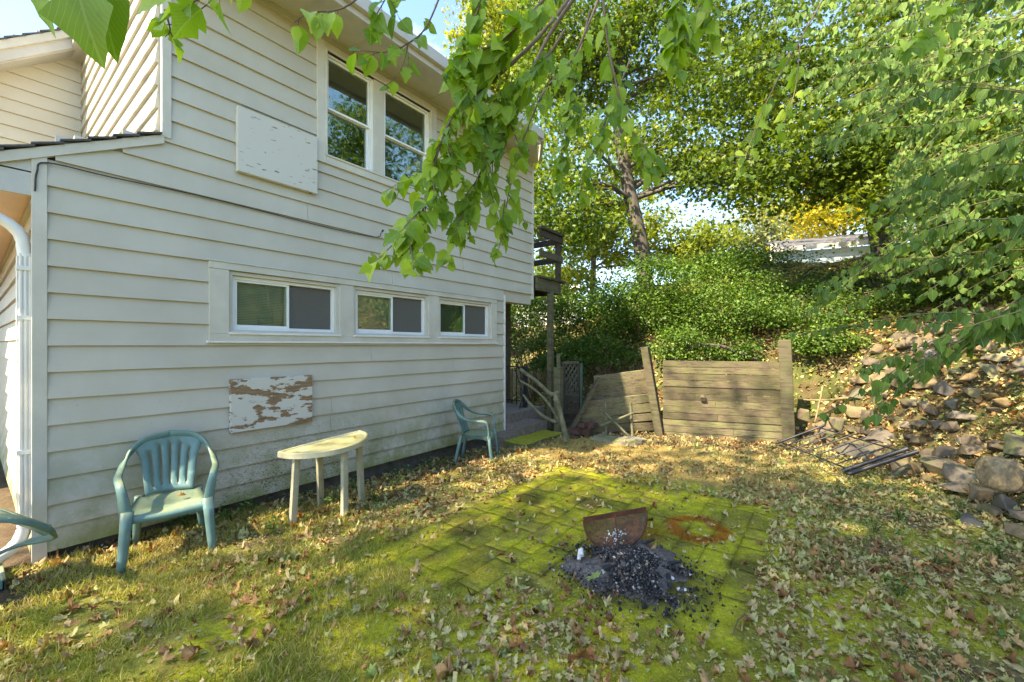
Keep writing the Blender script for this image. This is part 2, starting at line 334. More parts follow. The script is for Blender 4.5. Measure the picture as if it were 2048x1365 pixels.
def smooth_path(pts, k=6):
    pts = [Vector(p) for p in pts]; res = []
    P = [pts[0]*2-pts[1]]+pts+[pts[-1]*2-pts[-2]]
    for i in range(1, len(P)-2):
        for j in range(k):
            t = j/k; a, b, c, d = P[i-1], P[i], P[i+1], P[i+2]
            res.append(0.5*((2*b)+(c-a)*t+(2*a-5*b+4*c-d)*t*t+(3*b-a-3*c+d)*t*t*t))
    res.append(pts[-1]); return res

# ------------------------------------------------------------ leaf templates and scattering
def ovate(n=5, wid=0.36, curl=0.10, fold=0.10, tip=1.0, serr=0.0, lobes=None):
    V = []; UV = []; F = []
    for i in range(n+1):
        t = i/n; wd = wid*math.sin(math.pi*min(1, t**0.72))**0.85*(1-0.25*t) if 0 < i < n else 0
        if lobes: wd *= lobes[i]
        z = -curl*t*t*1.5
        V.append((0, t, z)); UV.append((0, t))
        if 0 < i < n:
            for sg in (-1, 1):
                V.append((sg*wd, t-0.04*(i % 2)*serr, z+fold*wd/wid)); UV.append((sg*wd/wid, t))
    def idx(i): return 0 if i == 0 else 1+(i-1)*3 if i < n else 1+(n-1)*3
    for i in range(n):
        a, b = idx(i), idx(i+1)
        for s_ in (1, 2):
            if i == 0: F.append((a, b+s_, b) if s_ == 2 else (a, b, b+s_))
            elif i == n-1: F.append((a, a+s_, b) if s_ == 2 else (a+s_, a, b))
            else: F.append((a, a+s_, b+s_, b) if s_ == 2 else (a+s_, a, b, b+s_))
    return np.array(V, float), F, np.array(UV, float)
def mapleT(curl=0.15, seed=0, dens=1):
    r = random.Random(seed); V = [(0, 0.12, 0)]; UV = [(0, 0)]
    ang = [-90, -62, -48, -30, -14, 4, 16, 30, 44, 56, 66, 78, 90, 102, 114, 124, 136, 150, 164, 176, 194, 210, 228, 242]
    rad = [0.16, 0.42, 0.30, 0.46, 0.72, 0.60, 0.66, 0.34, 0.72, 0.92, 0.66, 0.82, 1.0, 0.82, 0.66, 0.92, 0.72, 0.34, 0.66, 0.60, 0.72, 0.46, 0.30, 0.42]
    for a, q in zip(ang, rad):
        a = math.radians(a); q *= 0.55*r.uniform(0.9, 1.1); x = math.cos(a)*q; y = 0.12+math.sin(a)*q*0.95
        z = curl*(q**2)*2.2*math.sin(a*2+seed)+curl*abs(x)*r.uniform(0.2, 1.4)+r.uniform(-0.02, 0.02)
        V.append((x+r.uniform(-.03, .03), y+r.uniform(-.03, .03), z+curl*r.uniform(-.12, .25))); UV.append((x, y))
    n = len(ang); F = [(0, 1+i, 1+(i+1) % n) for i in range(n)]
    # stalk
    k = len(V); V += [(-0.008, 0, 0), (0.008, 0, 0), (0.02, -0.42, 0.06)]; UV += [(0, 0)]*3; F.append((k, k+1, k+2))
    return np.array(V, float), F, np.array(UV, float)
def quadleaf(wid=0.3, fold=0.12):
    V = np.array([(0, 0, 0), (-wid, 0.45, fold), (0, 1, -0.05), (wid, 0.45, fold), ], float)
    return V, [(0, 2, 1), (0, 3, 2)], V[:, :2].copy()
def starleaf():
    V = np.array([(0, 0, 0), (-.42, .18, .04), (-.2, .42, .0), (-.46, .72, -.04), (-.12, .66, 0), (0, 1, -.1), (.12, .66, 0), (.46, .72, -.04), (.2, .42, 0), (.42, .18, .04)], float)
    return V, [(0, 2, 1), (0, 4, 3, 2)[:3], (0, 4, 2), (2, 4, 3), (0, 6, 5, 4)[:3], (0, 5, 4), (0, 8, 6), (8, 7, 6), (0, 9, 8)], V[:, :2].copy()
def basis(d, nh):
    d = d/np.linalg.norm(d, axis=1, keepdims=True)
    x = np.cross(d, nh); ln = np.linalg.norm(x, axis=1, keepdims=True); ln[ln < 1e-6] = 1; x = x/ln
    z = np.cross(x, d); return np.stack([x, d, z], axis=2)
def scatter(name, tmpls, pos, R, sc, tint, mat, parent=None, kind='stuff'):
    N = len(pos); pick = rng.integers(0, len(tmpls), N)
    VV = []; LI = []; LS = []; TT = []; UU = []; off = 0
    for k, (V, F, UV) in enumerate(tmpls):
        s = np.where(pick == k)[0]
        if len(s) == 0: continue
        P = np.einsum('nij,vj->nvi', R[s], V)*sc[s][:, None, None]+pos[s][:, None, :]
        nv = len(V); VV.append(P.reshape(-1, 3)); TT.append(np.repeat(tint[s], nv))
        base = off+np.arange(len(s))*nv
        for ln in sorted(set(len(f) for f in F)):
            Fa = np.array([f for f in F if len(f) == ln])
            idx = (Fa[None]+base[:, None, None]).reshape(-1, ln)
            LI.append(idx.reshape(-1)); LS.append(np.full(len(idx), ln)); UU.append(np.tile(UV[Fa.reshape(-1)], (len(s), 1)))
        off += nv*len(s)
    V = np.concatenate(VV); LI = np.concatenate(LI); LS = np.concatenate(LS); UU = np.concatenate(UU); TT = np.concatenate(TT)
    me = bpy.data.meshes.new(name); me.vertices.add(len(V)); me.vertices.foreach_set('co', V.ravel())
    me.loops.add(len(LI)); me.loops.foreach_set('vertex_index', LI.astype(np.int32))
    me.polygons.add(len(LS)); st = np.zeros(len(LS), np.int32); st[1:] = np.cumsum(LS)[:-1]
    me.polygons.foreach_set('loop_start', st); me.polygons.foreach_set('loop_total', LS.astype(np.int32))
    uv = me.uv_layers.new(name='uv'); uv.data.foreach_set('uv', UU.astype(np.float32).ravel())
    a = me.attributes.new('tint', 'FLOAT', 'POINT'); a.data.foreach_set('value', TT.astype(np.float32))
    me.update(calc_edges=True)
    o = link(name, me, mat, parent)
    if kind: o['kind'] = kind
    return o
def rvec(n): v = rng.normal(size=(n, 3)); return v/np.linalg.norm(v, axis=1, keepdims=True)
def leafmesh(name, tmpl, tint, mat):
    V, F, UV = tmpl; me = bpy.data.meshes.new(name); me.from_pydata([tuple(v) for v in V], [], F)
    uv = me.uv_layers.new(name='uv'); k = 0
    for f in F:
        for i in f: uv.data[k].uv = UV[i]; k += 1
    a = me.attributes.new('tint', 'FLOAT', 'POINT'); a.data.foreach_set('value', [tint]*len(V))
    me.materials.append(mat); me.update(); return me

# ------------------------------------------------------------ terrain
FOOT = np.array([(-40, 16), (-9, 9.8), (-5.5, 8.6), (-3.6, 7.75), (-2.4, 7.75), (-0.45, 8.3), (0.2, 7.45), (0.95, 6.55), (1.4, 5.0), (1.75, 3.3), (2.1, 1.5), (2.6, -3), (6, -30)], float)
def sdist(x, y):
    best = np.full(np.shape(x), 1e9); sg = np.ones(np.shape(x))
    for i in range(len(FOOT)-1):
        a = FOOT[i]; b = FOOT[i+1]; d = b-a; L2 = d@d
        t = np.clip(((x-a[0])*d[0]+(y-a[1])*d[1])/L2, 0, 1); qx = x-a[0]-t*d[0]; qy = y-a[1]-t*d[1]
        r = np.hypot(qx, qy); c = d[0]*qy-d[1]*qx
        m = r < best-1e-9; best = np.where(m, r, best); sg = np.where(m, np.where(c > 0, 1, -1), sg)
    return best*sg
def in_patio(x, y): return sstep(-2.80, -2.72, x)*(1-sstep(-.42, -.34, x))*sstep(1.84, 1.92, y)*(1-sstep(4.62, 4.72, y))*(1-sstep(-1.8, -1.74, x)*(1-sstep(2.3, 2.4, y)))
def height(x, y):
    s = sdist(x, y); h = np.where(s > 0, 1.35*sstep(-.05, 1.35, s)+0.50*np.clip(s-0.9, 0, 5)+0.10*np.clip(s-5.9, 0, 16), 0)
    h = h*(1-0.35*sstep(-4, -9, x)*1.0)
    h = h+np.where(s > 0.1, (fnoise(x*1.3, y*1.3, 4)-.5)*0.45*sstep(0.1, 1.5, s), 0)
    flat = (fnoise(x*1.1+5, y*1.1, 3)-.5)*0.05+(fnoise(x*7, y*7, 3)-.5)*0.022
    edge = 0.10*sstep(-3.6, -4.4, x)*sstep(1.2, 3.5, y)
    return h+flat*(1-in_patio(x, y))-edge-0.010*in_patio(x, y)-0.1*sstep(6.2, 7.2, y)*sstep(-3.2, -4.0, x)*(s < 0)
MOSS = np.array((0.48, 0.46, 0.032)); MOSSD = np.array((0.25, 0.24, 0.035)); GRASS = np.array((0.30, 0.29, 0.06)); DRY = np.array((0.50, 0.33, 0.12)); DIRT = np.array((0.16, 0.11, 0.075)); HILL = np.array((0.10, 0.075, 0.035)); RUST = np.array((0.38, 0.12, 0.012))
def gcolor(x, y):
    n1 = fnoise(x*1.7+3, y*1.7+9, 4); n2 = fnoise(x*4.1+13, y*4.1, 4); n3 = fnoise(x*9, y*9+4, 3)
    def mixv(c, d, f): return c*(1-f[..., None])+d*f[..., None]
    c = np.zeros(np.shape(x)+(3,))+GRASS
    c = mixv(c, DIRT, sstep(0.52, 0.62, n1)*0.75)
    ms = sstep(-3.15, -2.65, x+(n2-.5)*0.9)*(1-sstep(-0.25, 0.5, x+(n1-.5)*1.2))*(1-sstep(4.6, 5.1, y+(n2-.5)*.8))
    moss = mixv(np.zeros_like(c)+MOSS, MOSSD, sstep(0.47, 0.60, n2)*0.85); moss = mixv(moss, np.array((.16, .12, .05))+0*c, sstep(.60, .68, n3)*.5); moss = mixv(moss, GRASS*1.25, sstep(.56, .66, n1)*.6*(1-in_patio(x, y)))
    c = mixv(c, moss, ms)
    right = sstep(-0.2, 0.5, x+(n2-.5))*(1-sstep(5.5, 6.5, y)); c = mixv(c, MOSS*0.7+GRASS*.2, right*sstep(.42, .55, n2)*0.8); c = mixv(c, DIRT, right*sstep(.55, .6, n1)*.8)
    wall = 1-sstep(-4.0, -3.45, x+(n2-.5)*0.7); c = mixv(c, DIRT*0.75, wall*0.85)
    dry = sstep(4.75, 5.15, y-0.12*(x+2)+(n2-.5)*.6)*(1-sstep(6.5, 6.9, y-0.25*(x+2)+(n2-.5)*.5))*sstep(-4.0, -3.5, x+(n1-.5)*.3)*(1-sstep(-0.5, 0.3, x)); c = mixv(c, DRY, dry*0.9)
    back = sstep(6.5, 7.0, y-.2*(x+2)); c = mixv(c, DIRT*1.1, back*0.8)
    s = sdist(x, y); hl = mixv(np.zeros_like(c)+HILL, np.array((0.06, 0.085, 0.02))+0*c, sstep(.5, .6, n2)*.7); c = mixv(c, hl, sstep(-0.25, 0.15, s))
    top = sstep(5.2, 6.2, s); c = mixv(c, np.array((0.25, 0.20, 0.08))+0*c, top)
    r = np.hypot((x+0.90)*1.0, (y-3.82)); ring = sstep(.10, .17, r+(n3-.5)*.08)*(1-sstep(.25, .31, r+(n3-.5)*.1)); c = mixv(c, RUST, ring*0.95)
    r2 = np.hypot(x+1.28, y-3.45); c = mixv(c, RUST*0.55, (1-sstep(.12, .3, r2+(n3-.5)*.1))*.7)
    ash = np.hypot((x+1.12)/.50, (y-2.84)/.44); c = mixv(c, np.array((0.075, 0.060, 0.035))+0*c, (1-sstep(.7, 1.1, ash+(n2-.5)*1.2))*.75)
    for (ax, ay, ar) in ((-2.45, 3.5, .2), (-2.45, 2.55, .18), (-1.62, 2.28, .12), (-.45, 3.35, .16), (-1.9, 3.75, .22)):
        rr = np.hypot(x-ax, y-ay); c = mixv(c, np.array((0.085, 0.075, 0.025))+0*c, (1-sstep(.5*ar, 1.1*ar, rr+(n3-.5)*.14))*.8)
    return np.clip(c*(0.8+0.4*n3[..., None]), 0, 1)
def set_gcol(me, col):
    a = me.color_attributes.new('gcol', 'FLOAT_COLOR', 'POINT'); a.data.foreach_set('color', np.concatenate([col, np.ones((len(col), 1))], 1).astype(np.float32).ravel())
xs = np.concatenate([np.array([-400, -200, -100, -60, -40, -30, -24, -19, -15, -12, -10, -8.5, -7.2]), np.arange(-6.2, 3.2, 0.035), np.arange(3.2, 7, .15), np.array([7.5, 8.5, 10, 12, 15, 20, 27, 38, 60, 100, 200, 400])])
ys = np.concatenate([np.array([-400, -200, -100, -60, -30, -18, -10, -6, -3.5, -2, -1, -.4]), np.arange(0, 9.5, 0.035), np.arange(9.6, 15, .15), np.array([15.5, 17, 19, 22, 26, 32, 40, 60, 100, 200, 400])])
X, Y = np.meshgrid(xs, ys, indexing='ij'); Z = height(X, Y); nx, ny = len(xs), len(ys)
me = bpy.data.meshes.new('ground'); V = np.stack([X, Y, Z], -1).reshape(-1, 3)
I = np.arange(nx*ny).reshape(nx, ny); Q = np.stack([I[:-1, :-1], I[1:, :-1], I[1:, 1:], I[:-1, 1:]], -1).reshape(-1, 4)
me.vertices.add(len(V)); me.vertices.foreach_set('co', V.ravel()); me.loops.add(Q.size); me.loops.foreach_set('vertex_index', Q.ravel().astype(np.int32))
me.polygons.add(len(Q)); me.polygons.foreach_set('loop_start', np.arange(0, Q.size, 4, dtype=np.int32)); me.polygons.foreach_set('loop_total', np.full(len(Q), 4, np.int32)); me.polygons.foreach_set('use_smooth', np.ones(len(Q), bool)); me.update(calc_edges=True)
set_gcol(me, gcolor(V[:, 0], V[:, 1]))
tag(link('ground', me, M['ground']), 'mossy grassy yard ground rising to a leafy bank', None, None, 'structure')
def hz(x, y): return float(height(np.array([x]), np.array([y]))[0])
def hzs(x, y): return height(np.asarray(x), np.asarray(y))

# ------------------------------------------------------------ patio
x0_ = lambda i: -2.76+i*.2
patio = empty('patio', (0, 0, 0), 'moss covered paver patio around the ash heap', None, None, 'structure')
for i in range(12):
    yy = 1.88 - random.choice([0, .2, .1, .3])
    while yy < 4.68:
        ln = random.choice([.4, .4, .4, .2]); y0 = max(yy, 1.88); y1 = min(yy+ln, 4.7); x0 = -2.76+i*.2; x1 = x0+.2
        if y1-y0 > .08 and not (y0 < 2.35 and x0_(i) > -1.75) and not (random.random() < .34 and x0_(i) > -1.6):
            nxp, nyp = 6, max(4, int((y1-y0)/.035)); g = random.uniform(.001, .005)
            ux = np.linspace(x0+g, x1-g, nxp); uy = np.linspace(y0+g, y1-g, nyp); PX, PY = np.meshgrid(ux, uy, indexing='ij')
            tx, ty = random.uniform(-.015, .015), random.uniform(-.008, .008); zz = random.uniform(-.004, .003)
            PZ = .004+zz+(PX-x0-.1)*tx+(PY-(y0+y1)/2)*ty+(fnoise(PX*14, PY*14, 3)-.5)*.014
            PX = PX+(fnoise(PX*20, PY*20+5, 2)-.5)*.012; PY = PY+(fnoise(PX*20+9, PY*20, 2)-.5)*.012
            VV = [(PX[a, b], PY[a, b], PZ[a, b]) for a in range(nxp) for b in range(nyp)]
            FF = [(a*nyp+b, (a+1)*nyp+b, (a+1)*nyp+b+1, a*nyp+b+1) for a in range(nxp-1) for b in range(nyp-1)]
            rim = [a*nyp for a in range(nxp)]+[(nxp-1)*nyp+b for b in range(1, nyp)]+[a*nyp+nyp-1 for a in range(nxp-2, -1, -1)]+[b for b in range(nyp-2, 0, -1)]
            k = len(VV)
            for r_ in rim: p = VV[r_]; VV.append((p[0], p[1], p[2]-.045))
            m_ = len(rim)
            for q in range(m_): FF.append((rim[(q+1) % m_], rim[q], k+q, k+(q+1) % m_))
            me = bpy.data.meshes.new('paver'); me.from_pydata(VV, [], FF); me.polygons.foreach_set('use_smooth', [True]*len(FF)); me.update()
            A = np.array(VV); set_gcol(me, gcolor(A[:, 0], A[:, 1])*random.uniform(.85, 1.12)); link('paver', me, M['ground'], patio)
        yy += ln

# ------------------------------------------------------------ house
WX = -4.5
house = empty('house', (WX, 3.0, 0), 'cream clapboard two storey house with peeling boarded openings', 'house')
def hb(name, a, b, mat, parent=None, bevel=0): return MB().box(a, b).build(name, mat, parent or house, bevel)
OPEN = [(1.34, 5.45, 1.61, 2.34), (2.34, 4.08, 3.60, 5.06)]
def board(y0, y1, z0, z1, zb, h, x=WX, axis='x'):
    # wedge clapboard piece; zb = course bottom, h = course height
    th = lambda z: 0.027-0.022*(z-zb)/h
    if axis == 'x': P = lambda t, u, z: (x+t, u, z)
    else: P = lambda t, u, z: (u, x-t, z)
    a0, a1 = th(z0), th(z1)
    m_ = max(1, int((y1-y0)/.45)); V = []; F = []
    for k in range(m_+1):
        u = y0+(y1-y0)*k/m_; wz = (random.uniform(-.0022, .0022) if 0 < k < m_ else 0); wt = random.uniform(0, .004)
        V += [P(-.012, u, z0), P(a0+wt, u, z0+wz), P(a1, u, z1), P(-.012, u, z1)]
    for k in range(m_):
        q = 4*k
        for r_ in range(4): F.append((q+r_, q+4+r_, q+4+(r_+1) % 4, q+(r_+1) % 4))
    F += [(0, 1, 2, 3), (4*m_+3, 4*m_+2, 4*m_+1, 4*m_)]
    if axis != 'x': F = [f[::-1] for f in F]
    me = bpy.data.meshes.new('siding_board'); me.from_pydata(V, [], F); me.update()
    return link('siding_board', me, M['siding'], house)
rows = [0.08, 0.245, 0.412]+[0.412+0.1925*k for k in range(1, 26)]
def rake_y(z): return 1.02-(3.35-z)/0.53 if z < 3.35 else 1.02      # left edge of wall under the low rake
for i in range(len(rows)-1):
    z0, z1 = rows[i], min(rows[i+1], 5.02)
    if z0 >= 5.0: break
    ya = 0.36 if z1 < 2.93 else max(0.36, min(1.02, rake_y((z0+z1)/2)+.02)); ya = 1.07 if z0 > 3.3 else ya
    yb = 5.66 if z0 < 2.40 else 6.52
    segs = [(ya, yb, z0, z1)]
    for (oy0, oy1, oz0, oz1) in OPEN:
        ns = []
        for (a, b, c, d) in segs:
            if d <= oz0 or c >= oz1 or b <= oy0 or a >= oy1: ns.append((a, b, c, d)); continue
            if a < oy0: ns.append((a, oy0, c, d))
            if b > oy1: ns.append((oy1, b, c, d))
            if c < oz0-.01: ns.append((max(a, oy0), min(b, oy1), c, oz0))
            if d > oz1+.01: ns.append((max(a, oy0), min(b, oy1), oz1, d))
        segs = ns
    for (a, b, c, d) in segs:
        cuts = [a]; 
        if b-a > 3.3: cuts.append(a+random.uniform(1.2, b-a-1.0))
        cuts.append(b)
        for k in range(len(cuts)-1): board(cuts[k]+(0.0035 if k else 0), cuts[k+1], c+.001, d, z0, rows[i+1]-z0)
# sheathing behind the boards, split round the windows
mb = MB()
mb.box((-4.7, .33, .1), (-4.512, 5.66, 1.61)).box((-4.7, .33, 1.61), (-4.512, 1.44, 2.34)).box((-4.7, 5.36, 1.61), (-4.512, 5.66, 2.34))
mb.box((-4.7, .5, 2.34), (-4.512, 6.52, 3.15)).box((-4.7, 1.04, 3.15), (-4.512, 6.52, 3.6)).box((-4.7, 1.04, 3.6), (-4.512, 2.40, 5.04)).box((-4.7, 4.02, 3.6), (-4.512, 6.52, 5.04))
mb.box((-8.0, 5.50, 0.1), (-4.7, 5.64, 2.43)).box((-8.2, 6.38, 2.43), (-4.7, 6.50, 5.0)).box((-8.2, 5.64, 2.40), (-4.52, 6.5, 2.46))
mb.build('wall', M['siding'], house)
hb('interior_shadow_box', (-6.0, 1.1, 2.5), (-5.9, 6.2, 4.9), M['dark'])  # added dark box, puts shade inside the upper storey
hb('foundation', (-4.9, .36, -.6), (-4.56, 5.62, .10), M['found'])
hb('foundation', (-12, .37, -.6), (-4.9, .44, .10), M['found'])
# trims
hb('corner_trim', (-4.52, .285, .02), (-4.472, .36, 2.93), M['trim'], bevel=.003)
hb('corner_trim', (-4.52, 1.005, 3.33), (-4.466, 1.07, 5.02), M['trim'], bevel=.003)
hb('corner_trim', (-4.52, 5.655, .06), (-4.470, 5.69, 2.44), M['white'], bevel=.003)
hb('corner_trim', (-4.52, 6.515, 2.44), (-4.468, 6.56, 5.0), M['trim'], bevel=.003)
# front walls (facing -Y): ground floor at y=.31, upper storey at y=1.0
for i in range(14):
    z0 = .08+.1925*i; board(-12, -4.52, z0+.001, min(z0+.1925, 2.62), z0, .1925, x=.31, axis='y')
hb('wall', (-12, .324, .1), (-4.53, .36, 2.9), M['siding'])
for i in range(13):
    z0 = 3.2+.1925*i; board(-10.5, -4.53, z0+.001, z0+.1925, z0, .1925, x=1.0, axis='y')
hb('wall', (-10.5, 1.013, 3.0), (-4.72, 1.04, 5.75), M['siding'])
# far wing wall facing the yard, under the big rake
mb = MB()
for i in range(16):
    z0 = 3.0+.17*i; hw = (5.62-z0-.17)/.82
    y0 = max(-6, .99-(6.0-z0)/.5*1.0) if False else -5
    if z0 > 5.0: y0 = .99-(5.9-z0)/.84
    me_ = board(max(-5, y0), .985, z0+.001, z0+.17, z0, .17, x=-8.3)
hb('wall', (-8.6, -5, 2.8), (-8.312, .985, 5.0), M['siding'])
MB().add([(-8.32, -.1, 5.0), (-8.32, .985, 5.0), (-8.32, .985, 5.9), (-8.5, -.1, 5.0), (-8.5, .985, 5.0), (-8.5, .985, 5.9)], [(0, 1, 2), (5, 4, 3), (0, 3, 4, 1), (1, 4, 5, 2), (2, 5, 3, 0)]).build('wall', M['siding'], house)
sl = 0.84
# rake of the far wing: fascia, shingles
def rk(y): return 5.62+(y-.985)*sl
for nm, x0, x1, dz0, dz1, mt in (('rake_board', -8.30, -8.02, -.02, .06, 'soffit'), ('rake_board', -8.05, -8.00, .0, .24, 'soffit'), ('rake_board', -8.0, -7.97, .14, .25, 'trim')):
    y0, y1 = -4.5, .97
    V = [(x, y, rk(y)+dz) for x in (x0, x1) for y in (y0, y1) for dz in (dz0, dz1)]
    MB().add(V, [(0, 1, 3, 2), (4, 6, 7, 5), (0, 4, 5, 1), (2, 3, 7, 6), (1, 5, 7, 3), (0, 2, 6, 4)]).build(nm, M[mt], house)
k = 0; y = -4.5
while y < .95:
    y1 = min(y+.145, .97); V = [(x, yy, rk(yy)+dz) for x in (-12, -7.955+random.uniform(-.006, .006)) for yy, dzz in ((y, .027), (y1+.03, .0)) for dz in (.262+dzz-.018, .262+dzz)]
    MB().add(V, [(0, 1, 3, 2), (4, 6, 7, 5), (0, 4, 5, 1), (2, 3, 7, 6), (1, 5, 7, 3), (0, 2, 6, 4)]).build('shingle', M['shingle'], house); y += .145
# upper storey rake over the front face
MB().beam((-4.4, .94, 5.06), (-7.2, .94, 5.62), .16, .05).build('rake_board', M['soffit'], house)
MB().beam((-7.2, .94, 5.62), (-10, .94, 5.40), .16, .05).build('rake_board', M['soffit'], house)
MB().add([(-3.9, .86, 5.05), (-7.2, .86, 5.75), (-7.2, 6.4, 5.75), (-3.9, 5.9, 5.05), (-3.9, .86, 5.15), (-7.2, .86, 5.85), (-7.2, 6.4, 5.85), (-3.9, 5.9, 5.15)], [(0, 1, 2, 3), (7, 6, 5, 4), (0, 4, 5, 1), (3, 2, 6, 7), (0, 3, 7, 4)]).build('roof', M['shingle'], house)
MB().add([(-7.2, .86, 5.75), (-10.4, .86, 5.4), (-10.4, 6.4, 5.4), (-7.2, 6.4, 5.75), (-7.2, .86, 5.85), (-10.4, .86, 5.5), (-10.4, 6.4, 5.5), (-7.2, 6.4, 5.85)], [(0, 1, 2, 3), (7, 6, 5, 4), (0, 4, 5, 1), (3, 2, 6, 7), (1, 5, 6, 2)]).build('roof', M['shingle'], house)
# eave: soffit, frieze, gutter, fascia
MB().add([(-4.5, .9, 5.025), (-3.92, .9, 5.0), (-3.92, 5.86, 5.0), (-4.37, 6.56, 5.02), (-4.5, 6.56, 5.025), (-4.5, .9, 5.06), (-3.92, .9, 5.05), (-3.92, 5.86, 5.05), (-4.37, 6.56, 5.06), (-4.5, 6.56, 5.06)], [(0, 4, 3, 2, 1), (5, 6, 7, 8, 9), (0, 1, 6, 5), (1, 2, 7, 6), (2, 3, 8, 7), (3, 4, 9, 8)]).build('soffit', M['soffit'], house)
hb('frieze_board', (-4.50, 1.07, 4.965), (-4.458, 6.5, 5.024), M['soffit'])
for a, b, c, d in ((-3.92, -3.86, 4.955, 5.10), (-3.86, -3.80, 5.02, 5.16)):
    MB().box((a, .86, c), (b, 5.88, d)).build('fascia', M['soffit'], house, .004)
MB().beam((-3.83, 5.88, 5.08), (-4.36, 6.60, 5.08), .05, .15).build('fascia', M['soffit'], house)
y = .9
while y < 5.8:
    MB().beam((-4.48, y, 5.018), (-3.93, y, 4.996), .012, .008).build('soffit_seam', M['soffit'], house); y += .61
# low roof over ground floor front
A = (-4.5, 1.02, 3.35); 
def lowz(y): return 3.35-(1.02-y)*.53
V = []
for x in (-4.47, -12):
    for yy in (1.01, -.38):
        for dz in (-.075, .0): V.append((x, yy, lowz(yy)+dz))
MB().add([(-4.462, 1.02, lowz(1.02)-.075), (-4.462, -.4, lowz(-.4)-.075), (-4.462, -.4, lowz(-.4)), (-4.462, 1.02, lowz(1.02)), (-4.51, 1.02, lowz(1.02)-.075), (-4.51, -.4, lowz(-.4)-.075), (-4.51, -.4, lowz(-.4)), (-4.51, 1.02, lowz(1.02))], [(0, 3, 2, 1), (4, 5, 6, 7), (0, 4, 7, 3), (1, 2, 6, 5), (0, 1, 5, 4), (3, 7, 6, 2)]).build('rake_board', M['trim'], house)
y = -.42
while y < .95:
    V = [(x, yy, lowz(yy)+dz) for x in (-12, -4.44+random.uniform(-.008, .008)) for yy, e in ((y, .022), (y+.16, .0)) for dz in (.002+e, .016+e)]
    MB().add(V, [(0, 1, 3, 2), (4, 6, 7, 5), (0, 4, 5, 1), (2, 3, 7, 6), (1, 5, 7, 3), (0, 2, 6, 4)]).build('shingle', M['shingle'], house); y += .14
hb('eave_box', (-4.52, -.36, 2.63), (-4.49, .30, 2.80), M['soffit'])
MB().add([(-4.52, -.36, 2.79), (-4.49, -.36, 2.79), (-4.49, .30, 2.79), (-4.52, .30, 2.79), (-4.52, .30, 2.90), (-4.49, .30, 2.90)], [(0, 3, 2, 1), (0, 1, 5, 4), (2, 3, 4, 5), (1, 2, 5), (0, 4, 3)]).build('eave_box', M['soffit'], house)
hb('front_soffit', (-12, -.36, 2.635), (-4.52, .305, 2.66), M['warm_soffit'])
hb('gutter', (-12, -.48, 2.60), (-4.45, -.37, 2.70), M['white'], bevel=.01)
# downspout: ribbed, with elbows
def downspout():
    path = smooth_path([(-4.56, -.40, 2.62), (-4.56, -.36, 2.54), (-4.56, -.10, 2.50), (-4.56, .12, 2.46), (-4.56, .235, 2.36), (-4.56, .26, 2.2)], 5)
    mb = MB(); mb.tube(path, [.036*(1.0+.07*(i % 2)) for i in range(len(path))], 10)
    for o_, k_ in (((-4.56, .26), 0),):
        pass
    mb.build('elbow', M['white'], house)
    mb = MB(); mb.box((-4.595, .230, .30), (-4.527, .290, 2.22))
    for t in (-.022, 0, .022): mb.box((-4.525, .26+t-.006, .32), (-4.519, .26+t+.006, 2.2))
    for t in (-.022, 0, .022): mb.box((-4.56+t-.006, .219, .32), (-4.56+t+.006, .225, 2.2))
    mb.build('downspout', M['white'], house, .004)
    path = smooth_path([(-4.56, .26, .34), (-4.56, .255, .25), (-4.54, .2, .15), (-4.50, .08, .09), (-4.46, -.03, .07)], 5)
    MB().tube(path, [.038*(1.0+.08*(i % 2)) for i in range(len(path))], 10).build('elbow', M['white'], house)
    for z in (.8, 1.75, 2.1): MB().box((-4.605, .218, z), (-4.512, .305, z+.03)).build('strap', M['white'], house)
downspout()
# lower window band: casing boards, three sliding windows
def cas(y0, y1, z0, z1, t=.034, mat='trim', name='casing'): return MB().box((-4.53, y0, z0), (WX+t, y1, z1)).build(name, M[mat], house, .003)
cas(1.34, 5.45, 2.275, 2.34, .040); cas(1.34, 5.45, 1.612, 1.675, .040); cas(1.32, 5.47, 1.592, 1.612, .055, 'white', 'drip_sill'); cas(1.32, 5.47, 2.34, 2.352, .050, 'trim', 'drip_cap')
wins = [(1.50, 2.61), (2.79, 3.95), (4.14, 5.31)]
cas(1.34, 1.50, 1.676, 2.274); cas(2.61, 2.79, 1.676, 2.274, .028); cas(3.95, 4.14, 1.676, 2.274, .028); cas(5.31, 5.45, 1.676, 2.274)
def fr_rect(mb, x0, x1, y0, y1, z0, z1, w_):
    mb.box((x0, y0, z0), (x1, y0+w_, z1)); mb.box((x0, y1-w_, z0), (x1, y1, z1)); mb.box((x0, y0+w_, z0), (x1, y1-w_, z0+w_)); mb.box((x0, y0+w_, z1-w_), (x1, y1-w_, z1)); return mb
